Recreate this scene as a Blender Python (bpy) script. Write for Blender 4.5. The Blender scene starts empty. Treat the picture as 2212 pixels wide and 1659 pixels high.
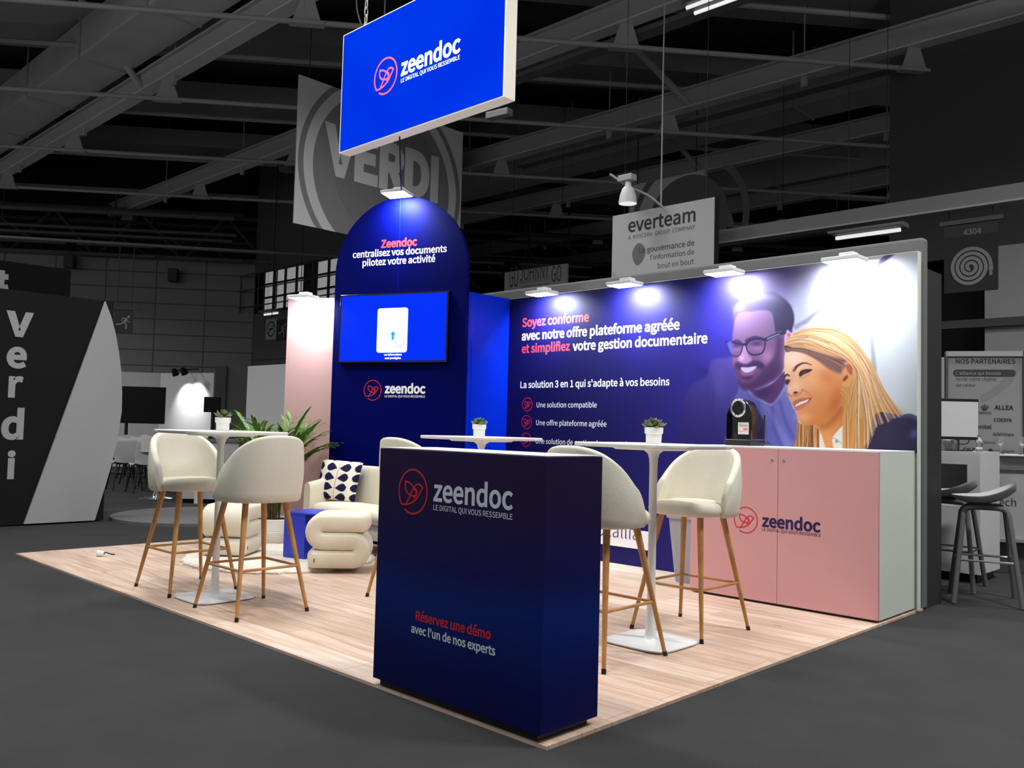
import bpy, bmesh, math, random
import numpy as np
from mathutils import Vector, Matrix
C = bpy.context.scene
random.seed(7); rng = np.random.default_rng(7)

# ------------------------------------------------------------------ camera
W_, H_, F_ = 2212, 1659, 1880.591
YAW, PITCH, ROLL = -0.8026, 0.0512, 0.0257
CAM = Vector((-2.2229, 2.5069, 1.1803))
_f = Vector((math.cos(YAW)*math.cos(PITCH), math.sin(YAW)*math.cos(PITCH), math.sin(PITCH)))
_r0 = _f.cross(Vector((0, 0, 1))).normalized(); _u0 = _r0.cross(_f)
_r = _r0*math.cos(ROLL)+_u0*math.sin(ROLL); _u = _u0*math.cos(ROLL)-_r0*math.sin(ROLL)
cd = bpy.data.cameras.new('camera'); cd.sensor_fit = 'HORIZONTAL'; cd.sensor_width = 36; cd.lens = F_/W_*36
cd.clip_start = 0.05; cd.clip_end = 300
cam = bpy.data.objects.new('camera', cd); C.collection.objects.link(cam); C.camera = cam
cam.matrix_world = Matrix(((_r.x, _u.x, -_f.x, CAM.x), (_r.y, _u.y, -_f.y, CAM.y), (_r.z, _u.z, -_f.z, CAM.z), (0, 0, 0, 1)))
# ------------------------------------------------------------------ world, hall lamps with added fill, exposure
C.view_settings.view_transform = 'Standard'; C.view_settings.look = 'None'
C.view_settings.exposure = 0.0; C.view_settings.gamma = 1.0; C.view_settings.use_curve_mapping = False
wd = bpy.data.worlds.new('hall_ambient'); C.world = wd; wd.use_nodes = True
wd.node_tree.nodes['Background'].inputs[0].default_value = (0.95, 0.97, 1.0, 1)
wd.node_tree.nodes['Background'].inputs[1].default_value = 0.30
def area(name, loc, direction, sx, sy, power, spread=180, col=(1, 1, 1)):
    l = bpy.data.lights.new(name, 'AREA'); l.shape = 'RECTANGLE'; l.size = sx; l.size_y = sy
    l.energy = power; l.spread = math.radians(spread); l.color = col
    o = bpy.data.objects.new(name, l); C.collection.objects.link(o); o.location = loc
    o.rotation_euler = Vector(direction).to_track_quat('-Z', 'Y').to_euler(); return o
HALL = [((0.5, 1.5, 7.1), 190), ((3.6, -0.2, 7.1), 165), ((8.5, 1.5, 7.1), 150), ((5.5, -3.2, 7.1), 80), ((13.0, 3.2, 7.1), 330), ((20.0, 1.2, 7.1), 520), ((-1.6, -6.3, 7.1), 170), ((6.4, -5.5, 7.25), 80), ((-3.2, -2.6, 7.1), 330)]  # unseen overhead lamps; later entries are fill added to brighten dim areas
for p, w in (((8.5, 1.5, 6.6), 75), ((13.0, 3.2, 6.6), 110), ((0.5, 1.5, 6.6), 140), ((-1.6, -6.3, 6.6), 190)):
    area('ceiling_fill_light', p, (0, 0, 1), 1.6, 0.5, w, 170)  # unseen upward fill, added to brighten the roof steel
for i, (p, w) in enumerate(HALL):
    area('hall_lamp_and_fill', p, (0, 0, -1), 1.6, 0.5, w, 150)

# ------------------------------------------------------------------ pixel rays (photo frame 2212 x 1659)
def ray(px, py): return _f+_r*((px-W_/2)/F_)-_u*((py-H_/2)/F_)
def onX(px, py, x): d = ray(px, py); return CAM+d*((x-CAM.x)/d.x)
def onY(px, py, y): d = ray(px, py); return CAM+d*((y-CAM.y)/d.y)
def onZ(px, py, z): d = ray(px, py); return CAM+d*((z-CAM.z)/d.z)
def atd(px, py, depth): return CAM+ray(px, py)*depth
FH = Vector((_f.x, _f.y, 0)).normalized(); RH = FH.cross(Vector((0, 0, 1))); UP = Vector((0, 0, 1))

class Frame:
    """A vertical plane: origin, u runs to a viewer's right, v is up, n faces the viewer."""
    def __init__(s, o, u):
        s.o = Vector(o); s.u = Vector(u).normalized(); s.v = UP.copy(); s.n = s.u.cross(s.v)
    def w(s, u, v, d=0.0): return s.o+s.u*u+s.v*v+s.n*d
    def at(s, px, py):
        d = ray(px, py); t = (s.o-CAM).dot(s.n)/d.dot(s.n); p = CAM+d*t-s.o
        return (p.dot(s.u), p.z)
    def off(s, d): return Frame(s.o+s.n*d, s.u)
def facing(px, py, depth, ang=0):
    a = math.radians(ang); p = atd(px, py, depth); p.z = 0
    return Frame(p, RH*math.cos(a)+FH*math.sin(a))

# ------------------------------------------------------------------ mesh builder
def lin(c):
    c = c/255.0
    return c/12.92 if c <= 0.04045 else ((c+0.055)/1.055)**2.4
def S(r, g=None, b=None):
    if g is None: g = b = r
    return (lin(r), lin(g), lin(b), 1)

class MB:
    def __init__(s): s.V = []; s.Fc = []
    def add(s, vs, fs):
        k = len(s.V); s.V += [tuple(v) for v in vs]; s.Fc += [tuple(i+k for i in f) for f in fs]; return s
    def boxf(s, a, b):
        x0, y0, z0 = [min(a[i], b[i]) for i in range(3)]; x1, y1, z1 = [max(a[i], b[i]) for i in range(3)]
        return s.add([(x0,y0,z0),(x1,y0,z0),(x1,y1,z0),(x0,y1,z0),(x0,y0,z1),(x1,y0,z1),(x1,y1,z1),(x0,y1,z1)],
                     [(0,3,2,1),(4,5,6,7),(0,1,5,4),(1,2,6,5),(2,3,7,6),(3,0,4,7)])
    def box(s, c, sz, rz=0, M=None):
        hx, hy, hz = sz[0]/2, sz[1]/2, sz[2]/2
        if M is None: M = Matrix.Rotation(rz, 3, 'Z')
        vs = [Vector(c)+M@Vector((x*hx, y*hy, z*hz)) for z in (-1, 1) for x, y in ((-1,-1),(1,-1),(1,1),(-1,1))]
        return s.add(vs, [(0,3,2,1),(4,5,6,7),(0,1,5,4),(1,2,6,5),(2,3,7,6),(3,0,4,7)])
    def prism(s, pts, fr, d0, d1):
        n = len(pts)
        return s.add([fr.w(u, v, d0) for u, v in pts]+[fr.w(u, v, d1) for u, v in pts],
                     [tuple(range(n))[::-1], tuple(range(n, 2*n))]+[(i, (i+1) % n, n+(i+1) % n, n+i) for i in range(n)])
    def rect(s, fr, u0, v0, u1, v1, d0, d1): return s.prism([(u0,v0),(u1,v0),(u1,v1),(u0,v1)], fr, d0, d1)
    def slab(s, pts, z0, z1):
        n = len(pts)
        return s.add([(x, y, z0) for x, y in pts]+[(x, y, z1) for x, y in pts],
                     [tuple(range(n))[::-1], tuple(range(n, 2*n))]+[(i, (i+1) % n, n+(i+1) % n, n+i) for i in range(n)])
    def rings(s, R, cap=True, closed=False):
        n = len(R[0]); k = len(s.V)
        for r in R: s.V += [tuple(p) for p in r]
        m = len(R)
        for j in range(m if closed else m-1):
            a = k+j*n; b = k+((j+1) % m)*n
            for i in range(n): s.Fc.append((a+i, a+(i+1) % n, b+(i+1) % n, b+i))
        if cap and not closed:
            s.Fc.append(tuple(range(k, k+n))[::-1]); s.Fc.append(tuple(range(k+(m-1)*n, k+m*n)))
        return s
    def cyl(s, p0, p1, r0, r1=None, n=16):
        p0 = Vector(p0); p1 = Vector(p1); r1 = r0 if r1 is None else r1
        d = (p1-p0).normalized(); a = d.orthogonal().normalized(); b = d.cross(a)
        an = [2*math.pi*i/n for i in range(n)]
        return s.rings([[p+(a*math.cos(t)+b*math.sin(t))*r for t in an] for p, r in ((p0, r0), (p1, r1))])
    def tube(s, path, r, n=8, closed=False):
        P = [Vector(p) for p in path]; m = len(P); R = []; prev = None
        for i in range(m):
            if closed: t = (P[(i+1) % m]-P[i-1]).normalized()
            else: t = (P[min(i+1, m-1)]-P[max(i-1, 0)]).normalized()
            a = t.orthogonal().normalized() if prev is None else (prev-t*prev.dot(t)).normalized()
            prev = a; b = t.cross(a); rr = r[i] if isinstance(r, (list, tuple)) else r
            R.append([P[i]+(a*math.cos(2*math.pi*k/n)+b*math.sin(2*math.pi*k/n))*rr for k in range(n)])
        return s.rings(R, closed=closed)
    def lathe(s, prof, c=(0, 0, 0), n=32):
        return s.rings([[(c[0]+r*math.cos(2*math.pi*i/n), c[1]+r*math.sin(2*math.pi*i/n), c[2]+z) for i in range(n)] for r, z in prof])
    def squircle(s, prof, c, e=4.0, n=48, rz=0):
        R = []
        for hx, hy, z in prof:
            ring = []
            for i in range(n):
                t = 2*math.pi*i/n; ct, st = math.cos(t), math.sin(t)
                x = hx*math.copysign(abs(ct)**(2/e), ct); y = hy*math.copysign(abs(st)**(2/e), st)
                ring.append((c[0]+x*math.cos(rz)-y*math.sin(rz), c[1]+x*math.sin(rz)+y*math.cos(rz), c[2]+z))
            R.append(ring)
        return s.rings(R)
    def ball(s, c, rx, ry=None, rz=None, n=14, m=8, M=None):
        ry = ry or rx; rz = rz or rx; c = Vector(c); R = []
        for j in range(m+1):
            ph = -math.pi/2+math.pi*j/m; cr = max(math.cos(ph), 0.02)
            ring = []
            for i in range(n):
                p = Vector((rx*cr*math.cos(2*math.pi*i/n), ry*cr*math.sin(2*math.pi*i/n), rz*math.sin(ph)))
                ring.append(c+(M@p if M else p))
            R.append(ring)
        return s.rings(R)
    def ribbon(s, fr, pts, w, d0=0.0005, d1=0.0015, closed=False):
        """flat stroke of width w along (u,v) points on a frame"""
        P = [Vector((a, b)) for a, b in pts]; m = len(P); L = []; Rr = []
        for i in range(m):
            if closed: t = P[(i+1) % m]-P[i-1]
            else: t = P[min(i+1, m-1)]-P[max(i-1, 0)]
            t.normalize(); nn = Vector((-t.y, t.x))*w/2
            L.append(P[i]+nn); Rr.append(P[i]-nn)
        k = len(s.V)
        for q in L+Rr: s.V.append(tuple(fr.w(q.x, q.y, d1)))
        for i in range(m if closed else m-1):
            j = (i+1) % m; s.Fc.append((k+i, k+m+i, k+m+j, k+j))
        return s
    def build(s, name, mat, parent=None, smooth=None, bevel=0, seg=2, sub=0, normals=True, local=False):
        V = s.V
        if parent is not None and not local:
            root = parent
            while root.parent is not None: root = root.parent
            Mi = (Matrix.Translation(root.location) @ root.rotation_euler.to_matrix().to_4x4()).inverted()
            V = [tuple(Mi @ Vector(v)) for v in V]
        me = bpy.data.meshes.new(name); me.from_pydata(V, [], s.Fc); me.update()
        if normals:
            bm = bmesh.new(); bm.from_mesh(me); bmesh.ops.recalc_face_normals(bm, faces=bm.faces); bm.to_mesh(me); bm.free()
        if smooth is not None:
            me.polygons.foreach_set('use_smooth', [True]*len(me.polygons)); me.set_sharp_from_angle(angle=math.radians(smooth))
        me.materials.append(mat)
        o = bpy.data.objects.new(name, me); C.collection.objects.link(o)
        if parent is not None: o.parent = parent
        if bevel:
            b = o.modifiers.new('edge', 'BEVEL'); b.width = bevel; b.segments = seg; b.limit_method = 'ANGLE'; b.angle_limit = math.radians(40)
        if sub:
            b = o.modifiers.new('smooth', 'SUBSURF'); b.levels = sub; b.render_levels = sub
        return o

def tag(o, label, cat, group=None, kind=None):
    o['label'] = label; o['category'] = cat
    if group: o['group'] = group
    if kind: o['kind'] = kind
    return o
def thing(name, loc, label, cat, group=None, rz=0):
    o = bpy.data.objects.new(name, None); o.empty_display_size = 0.1; C.collection.objects.link(o)
    o.location = loc; o.rotation_euler = (0, 0, rz); return tag(o, label, cat, group)
def structure(o, label=None):
    o['kind'] = 'structure'
    if label: o['label'] = label
    return o
def copy_tree(o, parent=None):
    c = o.copy(); C.collection.objects.link(c)
    if parent is not None: c.parent = parent
    for ch in list(o.children): copy_tree(ch, c)
    return c

# ------------------------------------------------------------------ materials
def mat(name, col, rough=0.5, metal=0.0, emit=None, strength=1.0, bump=None, spec=0.5, coat=0, trans=0, var=None, alpha=None):
    m = bpy.data.materials.new(name); m.use_nodes = True; nt = m.node_tree; b = nt.nodes['Principled BSDF']
    b.inputs['Base Color'].default_value = col; b.inputs['Roughness'].default_value = rough
    b.inputs['Metallic'].default_value = metal; b.inputs['Specular IOR Level'].default_value = spec
    b.inputs['Coat Weight'].default_value = coat; b.inputs['Transmission Weight'].default_value = trans
    if emit is not None:
        b.inputs['Emission Color'].default_value = emit; b.inputs['Emission Strength'].default_value = strength
    if bump or var:
        tc = nt.nodes.new('ShaderNodeTexCoord')
    if bump:
        scale, st, dist = bump
        n = nt.nodes.new('ShaderNodeTexNoise'); n.inputs['Scale'].default_value = scale; n.inputs['Detail'].default_value = 3
        bp = nt.nodes.new('ShaderNodeBump'); bp.inputs['Strength'].default_value = st; bp.inputs['Distance'].default_value = dist
        nt.links.new(tc.outputs['Object'], n.inputs['Vector']); nt.links.new(n.outputs['Fac'], bp.inputs['Height'])
        nt.links.new(bp.outputs['Normal'], b.inputs['Normal'])
    if var:
        scale, c2 = var
        n = nt.nodes.new('ShaderNodeTexNoise'); n.inputs['Scale'].default_value = scale; n.inputs['Detail'].default_value = 4
        rp = nt.nodes.new('ShaderNodeValToRGB'); rp.color_ramp.elements[0].position = 0.35; rp.color_ramp.elements[1].position = 0.65
        rp.color_ramp.elements[0].color = col; rp.color_ramp.elements[1].color = c2
        nt.links.new(tc.outputs['Object'], n.inputs['Vector']); nt.links.new(n.outputs['Fac'], rp.inputs['Fac'])
        nt.links.new(rp.outputs['Color'], b.inputs['Base Color'])
    return m
def grey(v, rough=0.6, **k): return mat('grey_%d' % v, S(v), rough, **k)
M = {}
M['carpet'] = mat('grey_carpet', S(54), 0.95, bump=(260, 0.35, 0.004), spec=0.1, var=(2.2, S(58)))
M['white'] = mat('white_laminate', S(232, 233, 228), 0.35)
M['white_metal'] = mat('white_metal', S(226, 228, 226), 0.3)
M['pot'] = mat('white_ceramic', S(232, 230, 222), 0.35)
M['boucle'] = mat('cream_boucle', S(224, 219, 202), 0.95, bump=(330, 0.55, 0.004), spec=0.15)
M['boucle2'] = mat('ivory_teddy', S(226, 217, 196), 0.95, bump=(260, 0.5, 0.005), spec=0.15)
M['leg'] = mat('oak_look_metal', S(196, 144, 84), 0.45, var=(9, S(176, 122, 66)))
M['black'] = mat('black_plastic', S(16), 0.4)
M['gloss_black'] = mat('gloss_black', S(8, 6, 10), 0.12, coat=0.6)
M['chrome'] = mat('chrome', S(225), 0.12, 1.0)
M['navy'] = mat('navy_print', S(26, 20, 92), 0.42)
M['arch_navy'] = mat('arch_navy_print', S(0, 5, 82), 0.55, spec=0.05)
M['counter_navy'] = mat('counter_navy_print', S(24, 14, 74), 0.32)
M['blue_wall'] = mat('blue_print', S(1, 40, 196), 0.45, spec=0.1)
M['pink'] = mat('pink_print', S(208, 166, 164), 0.5)
M['pink_cab'] = mat('pink_front', S(212, 156, 158), 0.45)
M['white_side'] = mat('white_cabinet_side', S(222, 226, 214), 0.4)
M['blue_table'] = mat('blue_lacquer', S(36, 56, 190), 0.35)
M['print_white'] = mat('white_print', S(240, 240, 245), 0.5)
M['print_red'] = mat('coral_print', S(240, 60, 72), 0.5)
M['print_navy'] = mat('navy_lettering', S(26, 18, 80), 0.5)
M['print_crimson'] = mat('crimson_print', S(206, 28, 46), 0.5)
M['leaf'] = mat('succulent_leaf', S(96, 128, 52), 0.45, var=(30, S(64, 104, 46)))
M['leaf2'] = mat('dark_succulent_leaf', S(74, 100, 58), 0.45, var=(34, S(118, 112, 84)))
M['palm'] = mat('palm_leaf', S(98, 146, 22), 0.4, var=(7, S(40, 88, 28)))
M['palm_dry'] = mat('dry_palm_leaf', S(196, 168, 84), 0.5)
M['stem'] = mat('palm_stem', S(84, 78, 40), 0.6)
M['soil'] = mat('soil', S(48, 36, 28), 0.95)
M['rug'] = mat('ivory_fleece', S(222, 214, 200), 1.0, bump=(45, 0.9, 0.02), spec=0.05)
M['bin'] = mat('grey_bin_plastic', S(158, 162, 172), 0.4)
M['lampglass'] = mat('lit_lamp_glass', S(240), 0.3, emit=(0.86, 0.95, 1, 1), strength=9)
M['lampbody'] = mat('white_lamp_housing', S(228), 0.4)
M['tube'] = mat('lit_fluorescent_tube', S(235), 0.3, emit=(1, 1, 1, 1), strength=0.75)
M['cable'] = mat('black_cable', S(14), 0.6)
M['steel'] = mat('grey_steel', S(176), 0.55, 0.0)
M['steel_lo'] = mat('light_steel_flange', S(214), 0.5)
M['duct'] = mat('duct_sheet', S(204), 0.5, var=(1.2, S(192)))
M['deck'] = mat('roof_deck', S(70), 0.9)
M['purlin'] = mat('roof_purlin', S(140), 0.8)
M['rod'] = mat('brace_rod', S(176), 0.5)
M['mesh_tray'] = mat('cable_tray', S(120), 0.6)

def wood():
    m = bpy.data.materials.new('pale_oak_laminate'); m.use_nodes = True; nt = m.node_tree; b = nt.nodes['Principled BSDF']
    L = nt.links.new; tc = nt.nodes.new('ShaderNodeTexCoord')
    br = nt.nodes.new('ShaderNodeTexBrick'); br.inputs['Scale'].default_value = 1; br.inputs['Brick Width'].default_value = 1.3
    br.inputs['Row Height'].default_value = 0.195; br.inputs['Mortar Size'].default_value = 0.0015; br.offset = 0.37
    br.inputs['Color1'].default_value = S(222, 202, 184); br.inputs['Color2'].default_value = S(204, 178, 156)
    br.inputs['Mortar'].default_value = S(150, 112, 88); br.inputs['Bias'].default_value = -0.1
    L(tc.outputs['Object'], br.inputs['Vector'])
    mp = nt.nodes.new('ShaderNodeMapping'); mp.inputs['Scale'].default_value = (1.1, 14, 1); L(tc.outputs['Object'], mp.inputs['Vector'])
    no = nt.nodes.new('ShaderNodeTexNoise'); no.inputs['Scale'].default_value = 1.6; no.inputs['Detail'].default_value = 5; no.inputs['Distortion'].default_value = 0.6
    L(mp.outputs['Vector'], no.inputs['Vector'])
    rp = nt.nodes.new('ShaderNodeValToRGB'); rp.color_ramp.elements[0].position = 0.3; rp.color_ramp.elements[0].color = S(216, 194, 178)
    rp.color_ramp.elements[1].position = 0.62; rp.color_ramp.elements[1].color = S(255)
    L(no.outputs['Fac'], rp.inputs['Fac'])
    mx = nt.nodes.new('ShaderNodeMix'); mx.data_type = 'RGBA'; mx.blend_type = 'MULTIPLY'; mx.inputs[0].default_value = 0.75
    L(br.outputs['Color'], mx.inputs[6]); L(rp.outputs['Color'], mx.inputs[7])
    # knots
    m2 = nt.nodes.new('ShaderNodeMapping'); m2.inputs['Scale'].default_value = (1.2, 3.2, 1); L(tc.outputs['Object'], m2.inputs['Vector'])
    vo = nt.nodes.new('ShaderNodeTexVoronoi'); vo.inputs['Scale'].default_value = 1.15; L(m2.outputs['Vector'], vo.inputs['Vector'])
    r2 = nt.nodes.new('ShaderNodeValToRGB'); r2.color_ramp.elements[0].position = 0.02; r2.color_ramp.elements[0].color = S(158, 118, 98)
    r2.color_ramp.elements[1].position = 0.075; r2.color_ramp.elements[1].color = (1, 1, 1, 1); L(vo.outputs['Distance'], r2.inputs['Fac'])
    m3 = nt.nodes.new('ShaderNodeMix'); m3.data_type = 'RGBA'; m3.blend_type = 'MULTIPLY'; m3.inputs[0].default_value = 0.7
    L(mx.outputs[2], m3.inputs[6]); L(r2.outputs['Color'], m3.inputs[7])
    L(m3.outputs[2], b.inputs['Base Color']); b.inputs['Roughness'].default_value = 0.42; b.inputs['Specular IOR Level'].default_value = 0.35
    return m
M['wood'] = wood()
def panels(name, col, seam, bw, rh, rough=0.35):
    m = bpy.data.materials.new(name); m.use_nodes = True; nt = m.node_tree; b = nt.nodes['Principled BSDF']; L = nt.links.new
    tc = nt.nodes.new('ShaderNodeTexCoord'); br = nt.nodes.new('ShaderNodeTexBrick'); br.offset = 0
    br.inputs['Scale'].default_value = 1; br.inputs['Brick Width'].default_value = bw; br.inputs['Row Height'].default_value = rh
    br.inputs['Mortar Size'].default_value = 0.02; br.inputs['Color1'].default_value = col; br.inputs['Color2'].default_value = col; br.inputs['Mortar'].default_value = seam
    L(tc.outputs['UV'], br.inputs['Vector']); L(br.outputs['Color'], b.inputs['Base Color']); b.inputs['Roughness'].default_value = rough
    return m
def vcol(name, rough=0.45, spec=0.5):
    m = bpy.data.materials.new(name); m.use_nodes = True; nt = m.node_tree; b = nt.nodes['Principled BSDF']
    a = nt.nodes.new('ShaderNodeVertexColor'); a.layer_name = 'print'
    nt.links.new(a.outputs['Color'], b.inputs['Base Color']); b.inputs['Roughness'].default_value = rough; b.inputs['Specular IOR Level'].default_value = spec
    return m

# ------------------------------------------------------------------ lettering
import os
FONT = None
try:
    p = bpy.utils.system_resource('DATAFILES', path='fonts')
    FONT = bpy.data.fonts.load(os.path.join(p, 'Noto Sans CJK Regular.woff2'))
except Exception:
    FONT = None
_tc = {}
def text_geo(s, bold=0.0):
    key = (s, round(bold, 4))
    if key in _tc: return _tc[key]
    cu = bpy.data.curves.new('lettering_curve', 'FONT'); cu.body = s; cu.resolution_u = 5; cu.offset = bold
    if FONT: cu.font = FONT
    ob = bpy.data.objects.new('lettering_curve', cu); C.collection.objects.link(ob)
    bpy.context.view_layer.update()
    me = ob.to_mesh(); vs = [(v.co.x, v.co.y) for v in me.vertices]; fs = [tuple(p.vertices) for p in me.polygons]
    ob.to_mesh_clear(); bpy.data.objects.remove(ob); bpy.data.curves.remove(cu)
    x0 = min(v[0] for v in vs); x1 = max(v[0] for v in vs)
    _tc[key] = ([(a-x0, b) for a, b in vs], fs, x1-x0); return _tc[key]
def put_text(mb, fr, s, p0, p1, bold=0.0, vs=1.0, d=0.0005):
    """baseline from p0 to p1 in (u,v) of the frame; scale follows the width"""
    V, Fs, w = text_geo(s, bold); L = math.hypot(p1[0]-p0[0], p1[1]-p0[1]); sc = L/w
    ex = ((p1[0]-p0[0])/L, (p1[1]-p0[1])/L); ey = (-ex[1], ex[0])
    mb.add([fr.w(p0[0]+ex[0]*a*sc+ey[0]*b*sc*vs, p0[1]+ex[1]*a*sc+ey[1]*b*sc*vs, d) for a, b in V], Fs)
def text(fr, s, px0, px1, m, parent, bold=0.0, vs=1.0, d=0.0005, flat=True, name='lettering'):
    mb = MB(); a = fr.at(*px0); b = fr.at(*px1)
    if flat: z = (a[1]+b[1])/2; a = (a[0], z); b = (b[0], z)
    put_text(mb, fr, s, a, b, bold, vs, d); return mb.build(name, m, parent, normals=False)
def smooth_pts(pts, n=8, closed=False):
    P = [Vector(p) for p in pts]; m = len(P); out = []
    for i in range(m if closed else m-1):
        p0 = P[i-1] if (closed or i) else P[0]; p1 = P[i]; p2 = P[(i+1) % m]
        p3 = P[(i+2) % m] if (closed or i+2 < m) else P[-1]
        for k in range(n):
            t = k/n
            out.append(tuple(0.5*((2*p1)+(p2-p0)*t+(2*p0-5*p1+4*p2-p3)*t*t+(3*p1-p0-3*p2+p3)*t**3)))
    if not closed: out.append(tuple(P[-1]))
    return out
def logo(fr, cu, cv, r, m, parent, w=0.085, d=0.0005):
    mb = MB(); wv = w*r
    T = lambda pts: [(cu+a*r, cv+b*r) for a, b in pts]
    a0, a1 = math.radians(219), math.radians(219-343)
    ring = [(math.cos(a0+(a1-a0)*i/60), math.sin(a0+(a1-a0)*i/60)) for i in range(61)]
    mb.ribbon(fr, T(ring), wv, d1=d)
    A = smooth_pts([(-0.55, 0.45), (-0.52, 0.1), (-0.3, -0.12), (0.02, -0.2), (0.2, -0.16), (0.3, 0.0), (0.22, 0.12), (0.04, 0.2)], 6)
    B = smooth_pts([(-0.55, 0.45), (-0.2, 0.36), (0.04, 0.2), (0.22, 0.02), (0.24, -0.16), (0.08, -0.3)], 6)
    D = smooth_pts([(0.7, 0.22), (0.38, 0.36), (0.12, 0.24), (-0.1, -0.05), (-0.2, -0.25), (-0.45, -0.56)], 6)
    E_ = smooth_pts([(0.7, 0.22), (0.5, -0.02), (0.28, -0.3), (-0.05, -0.5), (-0.4, -0.6), (-0.77, -0.63)], 6)
    for i, q in enumerate((A, B, D, E_)): mb.ribbon(fr, T(q), wv, d1=d+4e-5*(i+1))
    return mb.build('logo', m, parent, normals=False)
def zeendoc(fr, ctr, r_px, z0, z1, t0, t1, mring, mtext, parent, bold=0.016, mtag=None):
    c = fr.at(*ctr); e = fr.at(ctr[0], ctr[1]-r_px)
    logo(fr, c[0], c[1], abs(e[1]-c[1]), mring, parent)
    text(fr, 'zeendoc', z0, z1, mtext, parent, bold, name='logotype')
    text(fr, 'LE DIGITAL QUI VOUS RESSEMBLE', t0, t1, mtag or mtext, parent, 0.004, name='slogan')

exec_parts = []
# ================================================================== SETTING
structure(MB().boxf((-14, -34, -0.05), (34, 8, -0.015)).build('floor', M['carpet']))
structure(MB().boxf((-0.04, -3.95, -0.015), (6.07, 0.012, 0.0)).build('floor', M['wood']))
YW = -3.809                                       # face of the printed back wall
WALL = Frame((3.94, YW, 0), (-1, 0, 0))
wall = structure(MB().boxf((3.99, YW-0.06, 0), (-0.05, YW, 2.5)).build('wall_back', M['white_side']))
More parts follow.
